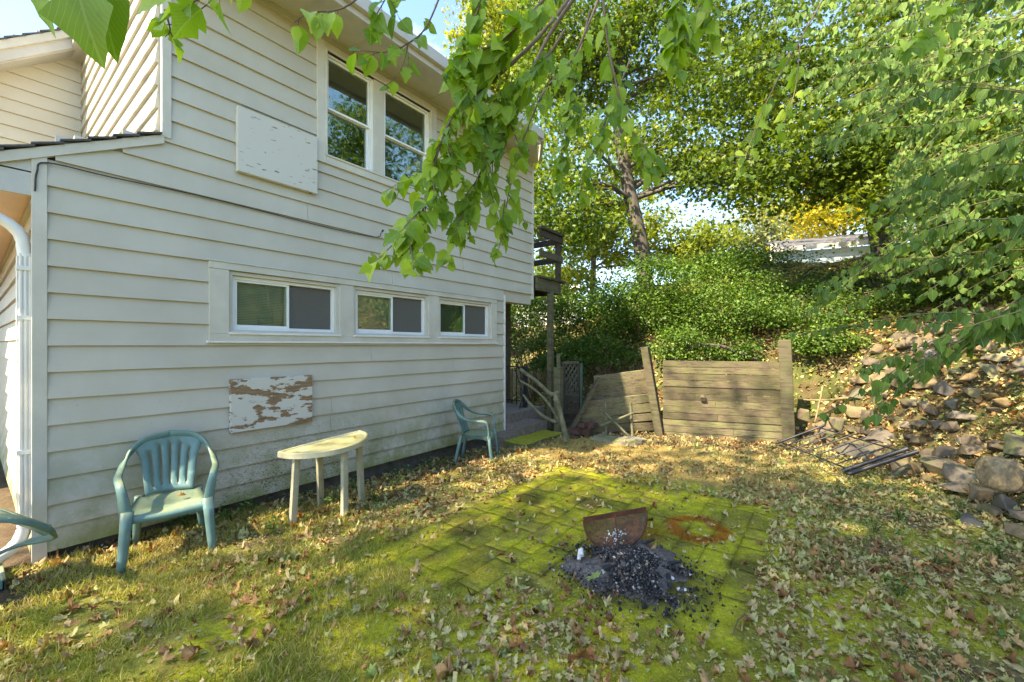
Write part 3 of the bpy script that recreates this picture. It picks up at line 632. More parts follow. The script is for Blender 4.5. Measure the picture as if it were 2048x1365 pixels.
for wi, (a, b) in enumerate(wins):
    f = fr_rect(MB(), -4.60, -4.49, a, b, 1.68, 2.27, .034).build('window', M['trim'], house)
    a2, b2 = a+.036, b-.036; mid = (a2+b2)/2
    fr_rect(MB(), -4.585, -4.525, a2, b2, 1.716, 2.234, .030).build('frame', M['vinyl'], f)
    fr_rect(MB(), -4.565, -4.538, a2+.03, mid+.02, 1.746, 2.204, .022).build('sash', M['vinyl'], f)
    fr_rect(MB(), -4.595, -4.568, mid-.01, b2-.03, 1.746, 2.204, .020).build('sash', M['vinyl'], f)
    MB().box((-4.60, a-.005, 1.672), (-4.445, b+.005, 1.692)).build('sill', M['white'], f, .002)
    MB().box((-4.553, a2+.05, 1.766), (-4.550, mid, 2.184)).build('pane', M['glass'], f)
    MB().box((-4.584, mid+.008, 1.764), (-4.581, b2-.05, 2.186)).build('pane', M['glass'], f)
    MB().box((-4.560, mid+.02, 1.75), (-4.558, b2-.03, 2.20)).build('insect_screen', M['screen'], f)
    mb = MB(); z = 1.76
    while z < 2.20: mb.add([(-4.618, a2+.03, z), (-4.618, b2-.03, z), (-4.604, b2-.03, z+.013), (-4.604, a2+.03, z+.013)], [(0, 1, 2, 3)]); z += .0165
    o = mb.build('blind', M['blind'], f)
    MB().box((-4.9, a, 1.68), (-4.66, b, 2.27)).build('room_shade_block', M['dark'], f)  # solid near-black block painted as the shade of the room behind
# upper double window with wide mitred casing
def wood_rect(y0, y1, z0, z1, w_, t, name):
    fr_rect(MB(), -4.53, WX+t, y0, y1, z0, z1, w_).build(name, M['trim'], house, .004)
wood_rect(2.34, 4.08, 3.60, 4.96, .10, .045, 'casing'); wood_rect(2.43, 3.99, 3.68, 4.88, .02, .058, 'casing')
cas(3.06, 3.21, 3.70, 4.86, .030)
for (a, b) in ((2.445, 3.06), (3.21, 3.975)):
    f = fr_rect(MB(), -4.60, -4.495, a, b, 3.695, 4.865, .028).build('window', M['vinyl'], house)
    fr_rect(MB(), -4.575, -4.55, a+.03, b-.03, 3.725, 4.27, .026).build('sash', M['vinyl'], f)
    fr_rect(MB(), -4.545, -4.52, a+.03, b-.03, 4.25, 4.835, .024).build('sash', M['vinyl'], f)
    MB().box((-4.565, a+.056, 3.75), (-4.562, b-.056, 4.245)).build('pane', M['glass'], f)
    MB().box((-4.535, a+.054, 4.274), (-4.532, b-.054, 4.811)).build('pane', M['glass'], f)
    MB().box((-4.9, a, 3.70), (-4.68, b, 4.86)).build('room_shade_block', M['dark'], f)  # near-black block in place of the unlit upstairs room
# two painted plywood covers
o = MB().box((-4.48, 1.555, 3.215), (-4.425, 2.325, 3.83)).build('cover_panel', M['flake'], house, .004); o['label'] = 'cream panel with fine horizontal paint flaking beside the upper window'
o = MB().box((-4.48, 1.50, .75), (-4.43, 2.27, 1.25)).build('cover_panel', M['peel'], house, .004); o['label'] = 'white panel with paint peeled off brown wood'
# cable stapled along the siding, and drip lines
pts = [(-4.465, .30, 2.66), (-4.462, .31, 2.80), (-4.462, .36, 2.88), (-4.466, .7, 2.885), (-4.468, 1.3, 2.905), (-4.470, 2.0, 2.895), (-4.468, 2.6, 2.89), (-4.462, 3.0, 2.90), (-4.452, 3.12, 2.92), (-4.44, 3.14, 2.965), (-4.42, 3.15, 2.99)]
MB().tube(smooth_path(pts, 5), .0055, 6).build('cable', M['cable'], house)
MB().tube([(-4.43, 3.15, 2.985), (-4.41, 3.152, 3.005)], .012, 6).build('cable_end', M['cable'], house)

# ------------------------------------------------------------ deck, steps, railing behind the house
deck = empty('wooden_deck', (-4.45, 7.05, -.15), 'dark weathered wooden deck on posts behind the upper storey', 'deck')
MB().beam((-4.43, 6.58, 2.74), (-4.43, 7.46, 2.74), .05, .24).build('rim_joist', M['timber_g'], deck, .004)
MB().beam((-4.43, 7.47, 2.74), (-8.0, 7.47, 2.74), .05, .24).build('rim_joist', M['timber_d'], deck, .004)
for i in range(7):
    y = 6.6+i*.142; MB().box((-8, y-.003, 2.862), (-4.36, y+.132, 2.90)).build('deck_board', M['timber_d'], deck)
for px_, py_ in ((-4.42, 7.07), (-5.50, 7.07), (-7.6, 7.07)):
    MB().beam((px_, py_, -.2 if px_ > -5 else .3), (px_, py_, 2.62), .10, .10).build('post', M['timber_g'], deck, .004)
MB().beam((-4.40, 7.33, 2.9), (-4.40, 7.33, 3.80), .09, .09).build('rail_post', M['timber_d'], deck, .003)
MB().beam((-5.3, 7.33, 2.9), (-5.3, 7.33, 3.80), .09, .09).build('rail_post', M['timber_d'], deck, .003)
for z, h_ in ((3.80, .05), (3.70, .12), (3.32, .12)):
    MB().beam((-4.35, 6.58, z), (-4.35, 7.42, z), .04 if h_ > .1 else .12, h_).build('rail', M['timber_d'], deck, .003)
    MB().beam((-4.38, 7.38, z-.0), (-8.0, 7.38, z), .04, h_).build('rail', M['timber_d'], deck, .003)
steps = empty('concrete_steps', (-4.6, 6.0, -.1), 'mossy concrete steps climbing to a landing at the house corner', 'steps')
def rough_box(name, a, b, mat, parent, cell=.09, amp=.008, gcolf=None):
    bm = bmesh.new(); bmesh.ops.create_cube(bm, size=1)
    for v in bm.verts: v.co = Vector([(a[i]+b[i])/2+v.co[i]*(b[i]-a[i]) for i in range(3)])
    bmesh.ops.subdivide_edges(bm, edges=bm.edges[:], cuts=6, use_grid_fill=True)
    for v in bm.verts: v.co += Vector([(float(vnoise(v.co.x*9+i*7+v.co.z*5, v.co.y*9+i))-.5)*amp*2 for i in range(3)])
    me = bpy.data.meshes.new(name); bm.to_mesh(me); bm.free(); return link(name, me, mat, parent)
def moss_top(name, base, moss, amt=.9, lo=.35, hi=.55):
    m, n, l, b = newmat(name); gp = n.new('ShaderNodeNewGeometry')
    t = noise(n, l, 4, 6, .7, gp.outputs['Position']); r = ramp(n, [(lo, 0), (hi, amt)]); l.new(t.outputs[0], r.inputs[0])
    sx = n.new('ShaderNodeSeparateXYZ'); l.new(gp.outputs['Normal'], sx.inputs[0]); up = ramp(n, [(0.2, .15), (0.7, 1)]); l.new(sx.outputs[2], up.inputs[0])
    t2 = noise(n, l, 18, 6, .7, gp.outputs['Position']); r2 = ramp(n, [(.3, .6), (.7, 1.4)]); l.new(t2.outputs[0], r2.inputs[0])
    c = mixc(n, l, mathn(n, l, 'MULTIPLY', r.outputs[0], up.outputs[0]), base, moss); c = mixc(n, l, 1.0, c, r2.outputs[0], 'MULTIPLY')
    l.new(c, b.inputs['Base Color']); b.inputs['Roughness'].default_value = .95; bump(n, l, b, t2.outputs[0], .5, .01); return m
M['moss_slab'] = moss_top('mossy_concrete', (.10, .10, .055), (.26, .26, .012), 1.0, .2, .4)
M['slab'] = moss_top('damp_concrete', (.19, .15, .125), (.13, .13, .04), .6, .5, .65)
M['paver_stone'] = moss_top('mossy_flagstone', (.22, .20, .17), (.16, .16, .03), .9, .4, .6)
o = rough_box('step', (-4.12, 5.18, -.14), (-3.67, 6.30, .05), M['moss_slab'], steps); o['label'] = 'lowest step covered in bright green moss'
rough_box('step', (-4.50, 5.70, -.14), (-4.08, 6.42, .20), M['slab'], steps); rough_box('landing', (-6.8, 5.69, -.14), (-4.48, 6.95, .36), M['slab'], steps)
rough_box('step', (-4.50, 5.20, -.14), (-4.125, 5.70, .10), M['slab'], steps)
rail = empty('iron_railing', (-4.75, 6.55, .36), 'black iron railing standing on the concrete landing', 'railing')
MB().beam((-4.72, 6.62, 1.14), (-5.6, 6.62, 1.16), .04, .025).build('top_rail', M['iron'], rail); MB().beam((-4.72, 6.62, .48), (-5.6, 6.62, .48), .03, .02).build('bottom_rail', M['iron'], rail)
MB().beam((-4.72, 6.62, .05), (-4.72, 6.62, 1.16), .075, .075).build('newel_post', M['iron'], rail)
for i in range(8): MB().tube([(-4.82-.11*i, 6.62, .40), (-4.82-.11*i, 6.62, 1.15)], .012, 5).build('baluster', M['iron'], rail)
MB().tube(smooth_path([(-4.72, 6.60, .9), (-4.70, 6.5, .6), (-4.72, 6.42, .3), (-4.72, 6.40, .15)]), .02, 6).build('scroll', M['iron'], rail)

# ------------------------------------------------------------ monobloc chairs
def chair(name, label, loc, ang=None, mat4=None):
    root = empty(name, (0, 0, 0), label, 'chair', 'green plastic garden chairs')
    def sweep(nm, pts, wd, th, nrm):
        pts = [Vector(p) for p in pts]; m = len(pts); V = []
        for i, p in enumerate(pts):
            d = (pts[min(i+1, m-1)]-pts[max(i-1, 0)]).normalized(); nn = Vector(nrm(i/(m-1))); sx = d.cross(nn).normalized(); nn = sx.cross(d).normalized()
            w_ = wd(i/(m-1))/2; t_ = th/2; 
            for a, b in ((-1, -.3), (-.7, -1), (.7, -1), (1, -.3), (.85, 1), (-.85, 1)): V.append(p+sx*a*w_+nn*b*t_)
        F = [(i*6+k, i*6+(k+1) % 6, (i+1)*6+(k+1) % 6, (i+1)*6+k) for i in range(m-1) for k in range(6)]
        F += [tuple(range(6))[::-1], tuple((m-1)*6+k for k in range(6))]
        mb = MB(); mb.add(V, F, True); o = mb.build(nm, M['chair'], root); return o
    for sg in (-1, 1):
        P = smooth_path([(sg*.240, .205, .36), (sg*.258, .205, .52), (sg*.280, .175, .625), (sg*.30, .06, .655), (sg*.30, -.08, .665), (sg*.285, -.20, .715), (sg*.235, -.285, .80), (sg*.15, -.335, .865), (sg*-.012, -.355, .892)], 5)
        sweep('arm', P, lambda t: .074-.016*float(sstep(0, .3, t))-.006*math.sin(t*3.14), .022, lambda t, sg=sg: (sg*(.10+.35*float(sstep(.1, .3, t))*(1-float(sstep(.5, .9, t)))), 1.0*(1-float(sstep(.05, .3, t)))-1.0*float(sstep(.45, .85, t)), .05+1.0*float(sstep(.05, .3, t))*(1-.8*float(sstep(.5, .95, t)))))
        sweep('leg', [(sg*.238, .205, .44), (sg*.248, .220, .30), (sg*.262, .245, .12), (sg*.270, .258, 0)], lambda t: .078-.030*t, .040, lambda t: (0, 1, .1))
        sweep('leg', [(sg*.190, -.205, .43), (sg*.200, -.235, .30), (sg*.215, -.275, .12), (sg*.222, -.29, 0)], lambda t: .072-.030*t, .042, lambda t: (0, 1, .1))
    # seat: dished grid with rolled front and an apron
    nx_, ny_ = 13, 11; V = []; F = []
    for i in range(nx_):
        for j in range(ny_):
            u = i/(nx_-1)*2-1; v = j/(ny_-1); yy = -.215+.44*v; wd = .195+.045*v
            z = .425-.018*(1-u*u)*math.sin(v*math.pi*.9)-.030*max(0, v-.82)/.18+.006*(abs(u) > .85)
            V.append((u*wd, yy-.02*u*u*v, z))
    for i in range(nx_-1):
        for j in range(ny_-1): F.append((i*ny_+j, (i+1)*ny_+j, (i+1)*ny_+j+1, i*ny_+j+1))
    k = len(V); rim = [i*ny_+ny_-1 for i in range(nx_)]
    for r_ in rim: V.append((V[r_][0], V[r_][1]+.006, V[r_][2]-.045))
    for q in range(nx_-1): F.append((rim[q], rim[q+1], k+q+1, k+q))
    for side in (0, nx_-1):
        k = len(V); rr = [side*ny_+j for j in range(ny_)]
        for r_ in rr: V.append((V[r_][0]*1.02, V[r_][1], V[r_][2]-.045))
        for q in range(ny_-1): F.append((rr[q], rr[q+1], k+q+1, k+q))
    mb = MB(); mb.add(V, F, True); o = mb.build('seat', M['chair'], root); md = o.modifiers.new('s', 'SOLIDIFY'); md.thickness = .010
    # back: fan panel with five slots
    def S(u, z):
        t = (z-.43)/.45; wd = .155+.05*t; 
        return (u*wd, -.215-.145*t-.01*math.sin(t*3)+.045*u*u*(1-.3*t), z)
    ub = []; nb = 6
    for k in range(nb):
        a = -1+2*k/nb; b = -1+2*(k+1)/nb; ub += [a+.035, (a+b)/2, b-.035]
    ub[0] = -1; ub[-1] = 1; zb = [.43, .455, .485, .54, .60, .66, .72, .77, .80, .84, .87]
    V = []; F = []; nz_ = len(zb)
    for u in ub:
        for j, z in enumerate(zb):
            t = (z-.43)/.45; top = .885-.055*u*u; zz = .43+(z-.43)*(top-.43)/.44; V.append(S(u*(1+.18*sstep(.6, 1, t)), float(zz)))
    for i in range(len(ub)-1):
        for j in range(nz_-1):
            slot = (i % 3 == 2) and (2 <= j <= 7 - (1 if i in (2, 14) else 0))
            if not slot: F.append((i*nz_+j, (i+1)*nz_+j, (i+1)*nz_+j+1, i*nz_+j+1))
    mb = MB(); mb.add(V, F, True); o = mb.build('backrest', M['chair'], root); md = o.modifiers.new('s', 'SOLIDIFY'); md.thickness = .009; md.offset = 0
    if mat4 is None: mat4 = Matrix.Translation(loc) @ Matrix.Rotation(ang, 4, 'Z') @ Matrix.Diagonal((.96, .96, .97, 1))
    root.matrix_world = mat4
    for ch in root.children: ch.matrix_parent_inverse = Matrix()
    return root
# facing directions: chair local +y is its front
chair('garden_chair', 'green plastic chair facing out beside the left corner, dead leaf on seat', (-4.06, .96, -.03), math.atan2(-.97, -.24))
chair('garden_chair', 'green plastic chair seen from the side near the concrete steps', (-3.95, 4.40, -.085), math.atan2(-.86, .50), None)
# tipped chair at the downspout: backrest points down and to the right of the view
R_ = Vector((CS, SN, 0)); Fw = Vector((-SN, CS, 0))
up_ = (R_*.80-Vector((0, 0, 1))*.58-Fw*.12).normalized(); fr_ = (-Fw*.70-(R_*.58+Vector((0, 0, 1))*.80)*.80); fr_ = (fr_-up_*fr_.dot(up_)).normalized(); sx_ = fr_.cross(up_)
Mx = Matrix((( sx_.x, fr_.x, up_.x, 0), (sx_.y, fr_.y, up_.y, 0), (sx_.z, fr_.z, up_.z, 0), (0, 0, 0, 1)))
tip = at(98, 1058, 2.6); top_local = Vector((0, -.355, .892)); off = tip-(Mx.to_3x3() @ top_local)
chair('garden_chair', 'green plastic chair tipped over in front of the downspout, only its backrest showing', None, None, Matrix.Translation(off) @ Mx)
dl = leafmesh('curled_leaf', mapleT(.3, 3), .22, M['litter'])
o = link('leaf', dl, None, None); o.location = (-4.0, 1.01, .40); o.scale = (.07,)*3; o.rotation_euler = (.2, .1, .6); tag(o, 'small orange curled leaf lying on the seat of the left chair', 'leaf'); o.name = 'dry_leaf'
# table
tb = empty('garden_table', (-3.77, 2.08, 0), 'dirty white half round plastic table standing between the two green chairs', 'table')
prof = [(0.0, .648), (.80, .645), (.90, .647), (.93, .660), (.97, .663), (1.0, .655), (1.0, .612), (.97, .612), (.95, .636), (0.0, .632)]
V = []; F = []; N_ = 44; outl = []
for k in range(N_):
    if k < 30: a = -math.pi/2+math.pi*k/29; outl.append((.43*math.cos(a), .41*math.sin(a)))
    else: outl.append((0.0-.012*math.sin(math.pi*(k-29)/15), .41*(1-2*(k-29)/15)))
for (r_, z) in prof:
    for (ox, oy) in outl:
        px_, py_ = .15+(ox-.15)*r_, oy*r_; V.append((-3.87+px_, 2.08+py_, z+.028*py_/.41+.006*px_))
for i in range(len(prof)-1):
    for k in range(N_): F.append((i*N_+k, i*N_+(k+1) % N_, (i+1)*N_+(k+1) % N_, (i+1)*N_+k))
MB().add(V, F, False).build('table_top', M['table'], tb)
M['table_leg'] = plastic('algae_streaked_plastic', (.44, .42, .29), (.3, .3, .1))
for (bx, by, tx, ty) in ((-3.77, 1.75, -3.73, 1.77), (-3.54, 2.11, -3.52, 2.10), (-4.03, 2.15, -3.82, 2.02), (-3.77, 2.44, -3.70, 2.36)):
    MB().beam((bx, by, -.07), (tx, ty, .632), .058, .046, up=(0, 1, 0)).beam((bx+.010, by-.010, -.07), (tx+.012, ty-.012, .632), .044, .040, up=(0, 1, 0)).build('leg', M['table_leg'], tb, .004)
o = link('dry_leaf', dl, None, None); o.location = (-3.66, 2.30, .675); o.scale = (.05,)*3; o.rotation_euler = (.4, -.3, 2); tag(o, 'tiny shrivelled leaf lying on the white table top', 'leaf')
# splash block below the downspout
sb = MB(); c0 = (-4.40, -.05, .05)
sb.box((-4.62, -.35, .0), (-4.20, .16, .02)); 
for a, b in (((-4.62, .14, .0), (-4.20, .16, .075)), ((-4.62, -.35, .0), (-4.60, .16, .085)), ((-4.22, -.35, .0), (-4.20, .16, .07))): sb.box(a, b)
tag(sb.build('splash_block', M['chair'], None, .006), 'green plastic splash tray under the downspout elbow', 'tray')

# ------------------------------------------------------------ timber wall with posts
tw = empty('timber_wall', (-1.4, 7.7, 0), 'upright section of mossy timber retaining wall between two posts', 'wall')
A = Vector((-2.32, 7.42, 0)); B = Vector((-.56, 7.96, 0)); dAB = (B-A).normalized(); z = -.05
for i in range(12):
    h_ = .113; zz0 = z; cuts = [0, 1]
    if i == 3: cuts = [0, .47, 1]
    elif i == 5: cuts = [0, .45, 1]
    elif i == 6: cuts = [0, .28, .70, 1]
    elif i == 1: cuts = [0, .6, 1]
    for k in range(len(cuts)-1):
        off = Vector((dAB.y, -dAB.x, 0))*random.uniform(-.008, .012)
        p = A+(B-A)*(cuts[k]+(.002 if k else 0))+off+Vector((0, 0, zz0+h_/2)); q = A+(B-A)*cuts[k+1]+off+Vector((0, 0, zz0+h_/2+random.uniform(-.003, .003)))
        o = MB().beam(p, q, .045, h_-.007).build('plank', M['timber'], tw, .004)
    z += h_
postL = MB().beam((-2.34, 7.38, -.1), (-2.58, 7.26, 1.54), .13, .13, jit=.006).build('post', M['timber_g'], tw, .008)
postR = MB().beam((-.50, 7.93, -.1), (-.56, 7.90, 1.66), .17, .17, jit=.006).build('post', M['timber_g'], tw, .008)
MB().tube([(-1.70, 7.58, .69), (-1.69, 7.53, .66)], .045, 8).build('knot', M['timber_d'], tw)
tl = empty('fallen_timber_wall', (-3, 7.1, 0), 'collapsed section of timber wall with planks slipping down to the left', 'wall')
pl = [((1196, 762), (1296, 747), 17), ((1190, 778), (1299, 764), 14), ((1184, 795), (1300, 777), 15), ((1178, 812), (1303, 795), 16), ((1170, 829), (1306, 814), 16), ((1160, 846), (1310, 833), 14), ((1150, 858), (1314, 853), 15)]
for i, (a, b, t) in enumerate(pl):
    pa = at(a[0]-8, a[1], 7.25+.16*(i < 3)-.0*i); pb = at(b[0]+4, b[1], 7.52)
    MB().beam(pa, pb, .045, t*.0086*1.12, jit=.004).build('plank', M['timber'], tl, .004)
MB().beam(at(1136, 872, 7.15), at(1199, 756, 7.2), .055, .15, up=(.6, -.8, 0), jit=.004).build('post', M['timber_g'], tl, .006)
MB().beam(at(1270, 868, 7.75), at(1270, 775, 7.75), .8, .04, up=(.5, -.85, 0)).build('backing_plank', M['timber_d'], tl)
# lattice gate
M['lattice'] = plain('grey_lattice', (.085, .075, .05), .9, .4)
lg = empty('lattice_gate', at(1140, 842, 7.9), 'dark narrow lattice gate leaning beside the fallen timber wall', 'gate')
o_ = at(1124, 842, 7.9); o_.z = 0; ex = (R_*.92+Fw*.25).normalized(); W_ = .34
def lp(u, z): return o_+ex*u+Vector((0, 0, z))
for a, b in ((lp(.015, -.1), lp(.015, 1.25)), (lp(W_, -.1), lp(W_, 1.25)), (lp(0, 1.24), lp(W_, 1.24)), (lp(0, .62), lp(W_, .62)), (lp(0, .02), lp(W_, .02))):
    MB().beam(a, b, .045, .045, up=(0.1, 1, 0)).build('frame', M['timber_d'], lg)
for i in range(5): MB().beam(lp(.03, .08+.115*i), lp(W_-.02, .08+.115*i), .02, .10).build('plank', M['timber_d'], lg)
for i in range(-4, 5):
    for sg, dd in ((1, .0), (-1, .012)):
        u0 = i*.085; pts = []
        for z in np.linspace(.64, 1.22, 24):
            u = u0+(z-.64)*.62*1 if sg == 1 else W_-u0-(z-.64)*.62
            if .03 < u < W_-.02: pts.append((u, z))
        if len(pts) > 2: MB().beam(lp(*pts[0])+Fw*dd, lp(*pts[-1])+Fw*dd, .008, .026, up=(0, 0.3, 1)).build('lattice_slat', M['lattice'], lg)
M['greenpost'] = plain('green_painted_post', (.05, .12, .07), .7, .3)
MB().beam(lp(W_+.045, -.1), lp(W_+.06, 1.22), .05, .05).build('side_post', M['greenpost'], lg)
gp_ = empty('gate_post', at(1117, 860, 7.6), 'squat dark post with a taller split board beside the deck post', 'post')
a = at(1117, 860, 7.6); MB().beam((a.x, a.y, -.15), (a.x, a.y, 1.17), .13, .13).build('post', M['timber_g'], gp_, .006)
b = at(1119, 860, 7.75); MB().beam((b.x, b.y, -.1), (b.x-.03, b.y, 1.42), .06, .04, jit=.01).build('split_board', M['timber_g'], gp_)
# dead branches, stick frame, planter, flat stones
def branch(name, label, pts, r0, r1, mat='deadwood', cat='branch', k=5):
    P = smooth_path(pts, k); n_ = len(P)
    P = [p+Vector((random.uniform(-1, 1), random.uniform(-1, 1), random.uniform(-1, 1)))*r0*.22 for p in P]
    return tag(MB().tube(P, [r0+(r1-r0)*i/(n_-1) for i in range(n_)], 8).build(name, M[mat]), label, cat)
branch('dead_branch', 'mossy dead branch leaning down across the railing, highest of its tangle', [at(1040, 738, 7.0), at(1075, 765, 6.9), at(1100, 788, 6.8), at(1118, 787, 6.75)], .028, .04)
branch('dead_branch', 'thin dead branch slanting below the highest one by the steps', [at(1040, 762, 6.95), at(1070, 780, 6.9), at(1100, 812, 6.8), at(1122, 850, 6.7)], .018, .028)
branch('dead_branch', 'dark dead branch curving low over the concrete landing', [at(1046, 790, 6.9), at(1062, 810, 6.85), at(1085, 832, 6.8), at(1113, 846, 6.7)], .018, .03)
branch('dead_branch', 'thick upright mossy log standing on the ground beside the mossy step', [at(1133, 884, 6.55), at(1126, 850, 6.6), at(1117, 815, 6.65), at(1109, 790, 6.7)], .05, .038)
branch('dead_branch', 'grey arched branch lying over the top of the timber wall', [at(1345, 722, 7.9), at(1372, 706, 7.9), at(1400, 692, 7.9), at(1440, 692, 7.9), at(1475, 706, 7.9), at(1512, 720, 7.9)], .02, .035, 'bark')
branch('dead_branch', 'pale fallen stick on the leaves at the right of the timber wall', [at(1598, 800, 6.9), at(1650, 801, 6.7), at(1690, 797, 6.6), at(1740, 802, 6.5)], .015, .02, 'cane')
branch('dead_branch', 'thin stick propped up against the yellowish stone', [at(1630, 845, 6.3), at(1640, 800, 6.4), at(1645, 772, 6.5)], .012, .014, 'cane')
branch('dead_branch', 'short pale mossy log on the ground below the iron fence panel', [at(1765, 966, 4.85), at(1790, 950, 4.9), at(1812, 934, 4.95)], .022, .018, 'deadwood')
sf = empty('stick_frame', at(1245, 872, 7.1), 'low rustic frame of four crossed sticks standing before the fallen planks', 'stick frame')
for a, b, r_ in ((at(1212, 872, 7.15), at(1211, 800, 7.15), .026), (at(1265, 876, 7.1), at(1261, 806, 7.1), .024), (at(1200, 818, 7.05), at(1266, 880, 6.95), .019), (at(1200, 853, 7.1), at(1266, 826, 7.0), .019)):
    MB().tube([a+(b-a)*t+Vector((random.uniform(-.006, .006), 0, random.uniform(-.006, .006))) for t in (0, .25, .5, .75, 1)], r_, 7).build('stick', M['deadwood'], sf)
M['blockred'] = plain('dark_red_block', (.10, .05, .035), .9, .5, 14, bs=.7)
pln = empty('stone_planter', at(1168, 870, 7.2), 'small stack of dark red blocks holding leaves behind the upright log', 'planter')
for i, (px, py, d, sx, sz) in enumerate(((1152, 862, 7.1, .17, .10), (1172, 862, 7.15, .17, .11), (1160, 849, 7.15, .20, .08), (1184, 850, 7.2, .13, .09), (1150, 876, 7.05, .12, .08))):
    c = at(px, py, d); rough_box('block', (c.x-sx/2, c.y-.08, c.z-sz/2), (c.x+sx/2, c.y+.08, c.z+sz/2), M['blockred'], pln, amp=.015)
fs = rough_box('flagstone', (-3.15, 6.25, -.08), (-2.35, 6.72, .04), M['paver_stone'], None, amp=.03); fs.rotation_euler.z = 0; tag(fs, 'long flat mossy slab lying in front of the stick frame', 'slab')
fs = rough_box('flagstone', (-3.75, 5.65, -.12), (-3.3, 6.3, -.03), M['paver_stone'], None, amp=.03); tag(fs, 'flat grey slab sunk in the ground before the lowest mossy step', 'slab')

# ------------------------------------------------------------ iron fence panel lying on the stones
fp = empty('iron_fence_panel', (-.1, 7.1, .1), 'rusty black iron fence panel lying flat against the rubble wall', 'fence panel')
P1 = Vector((-.62, 7.62, .07)); U = Vector((.80, -1.20, .0)); Wv = Vector((.53, .14, .29))
def fpp(u, v): return P1+U*u+Wv*v
MB().tube([fpp(-.04, .03), fpp(1.08, .03)], .010, 5).build('rail', M['iron'], fp); MB().tube([fpp(-.04, .93), fpp(1.08, .93)], .010, 5).build('rail', M['iron'], fp)
for i, u in enumerate((0, .14, .28, .42, .56, .70, .84, .985, 1.06)):
    r_ = .018 if i in (0,) else .026 if i >= 7 else .010
    MB().tube([fpp(u, -.08), fpp(u+random.uniform(-.01, .01), 1.06)], r_, 6).build('bar', M['iron'], fp)

# ------------------------------------------------------------ stones
smesh = []
for k in range(12):
    bm = bmesh.new(); r_ = random.Random(50+k)
    for _ in range(16):
        v = Vector((r_.gauss(0, 1), r_.gauss(0, 1), r_.gauss(0, 1))).normalized(); v = Vector([max(-.62, min(.62, c)) for c in v]); v += Vector((r_.uniform(-.06, .06), r_.uniform(-.06, .06), r_.uniform(-.06, .06))); bm.verts.new(v*.85)
    bmesh.ops.convex_hull(bm, input=bm.verts[:]); bmesh.ops.delete(bm, geom=[v for v in bm.verts if not v.link_faces], context='VERTS')
    bmesh.ops.bevel(bm, geom=bm.edges[:], offset=.035, segments=1, affect='EDGES', clamp_overlap=True)
    bmesh.ops.triangulate(bm, faces=bm.faces[:]); me = bpy.data.meshes.new('stone'); bm.to_mesh(me); bm.free(); me.materials.append(M['stone']); smesh.append(me)
rw = empty('rubble_wall', (.6, 7.2, 0), 'tumbled fieldstone wall at the foot of the leafy bank', 'stone wall')
def stone(x, y, z, sx, sy, sz, rz, parent=rw, name='stone'):
    o = bpy.data.objects.new(name, random.choice(smesh)); C.objects.link(o); o.parent = parent
    if parent: o.matrix_parent_inverse = Matrix.Translation(parent.location).inverted()
    o.location = (x, y, z); o.scale = (sx, sy, sz); o.rotation_euler = (random.uniform(-.25, .25), random.uniform(-.25, .25), rz); return o
foot = [(-.35, 8.2), (.2, 7.45), (.95, 6.55), (1.4, 5.0), (1.75, 3.3), (1.95, 2.0)]
for row in range(13):
    so_ = .05+row*.16; j = 0
    for a, b in zip(foot[:-1], foot[1:]):
        a = Vector((a[0], a[1], 0)); b = Vector((b[0], b[1], 0)); d = (b-a); L_ = d.length; nrm = Vector((d.y, -d.x, 0)).normalized(); nrm = -nrm if sdist(np.array([(a+nrm).x]), np.array([(a+nrm).y]))[0] < 0 else nrm
        t = random.uniform(0, .2)
        while t < L_:
            sz_ = random.choice([random.uniform(.09, .15), random.uniform(.17, .30), random.uniform(.12, .22)])*(1.0 if row < 8 else .8)
            if random.random() < (.97 if row < 8 else .55):
                p = a+d.normalized()*t+nrm*(so_+random.uniform(-.05, .05)); zz = hz(p.x, p.y)
                stone(p.x, p.y, zz+random.uniform(.0, .09), sz_*random.uniform(.9, 1.35), sz_*random.uniform(.8, 1.1), sz_*random.uniform(.5, .85), random.uniform(0, 3.1) if random.random() < .3 else math.atan2(d.y, d.x)+random.uniform(-.3, .3))
            t += sz_*random.uniform(1.05, 1.4)
for i in range(120):   # stones loose on the bank
    x = random.uniform(-3.2, 3.2); y = random.uniform(6.2, 12); s_ = sdist(np.array([x]), np.array([y]))[0]
    if s_ > 1.2 and s_ < 4.5: q = random.uniform(.08, .2); stone(x, y, hz(x, y)+.01, q*1.3, q, q*.6, random.uniform(0, 3))
bm = bmesh.new(); bmesh.ops.create_icosphere(bm, subdivisions=4, radius=1)
for v in bm.verts:
    c_ = v.co.copy(); v.co = Vector([max(-.80, min(.80, q)) for q in c_])*1.1; v.co *= 1+.10*(float(fnoise(c_.x*1.6+c_.z+3, c_.y*1.6+c_.z*.7, 4))-.5)*2
bme = bpy.data.meshes.new('boulder'); bm.to_mesh(bme); bm.free(); bme.polygons.foreach_set('use_smooth', [True]*len(bme.polygons)); M['boulder'] = plain('tan_boulder', (.22, .165, .09), .9, .45, 5, bs=.8); bme.materials.append(M['boulder'])
bo = stone(*at(2000, 948, 3.6), .135, .13, .155, .4, None, 'boulder'); bo.data = bme; tag(bo, 'big rounded tan boulder at the foot of the rubble wall', 'boulder')
def hb_at(px, py, d, s, name, label, mat=None, rz=0, fl=.7):
    c = at(px, py, d); o = stone(c.x, c.y, c.z, s, s*.8, s*fl, rz, None, name); tag(o, label, 'stone'); return o
hb_at(1608, 830, 6.6, .17, 'rock', 'yellowish upright stone leaning on the right wall post', None, .3, 1.1)
hb_at(1945, 1045, 3.62, .19, 'rock', 'flat grey slab sloping out of the leaves in front of the boulder', None, 1.0, .35)
hb_at(2035, 1062, 3.2, .14, 'rock', 'pale pointed stone below the boulder, cut by the frame edge', None, .2, .7)
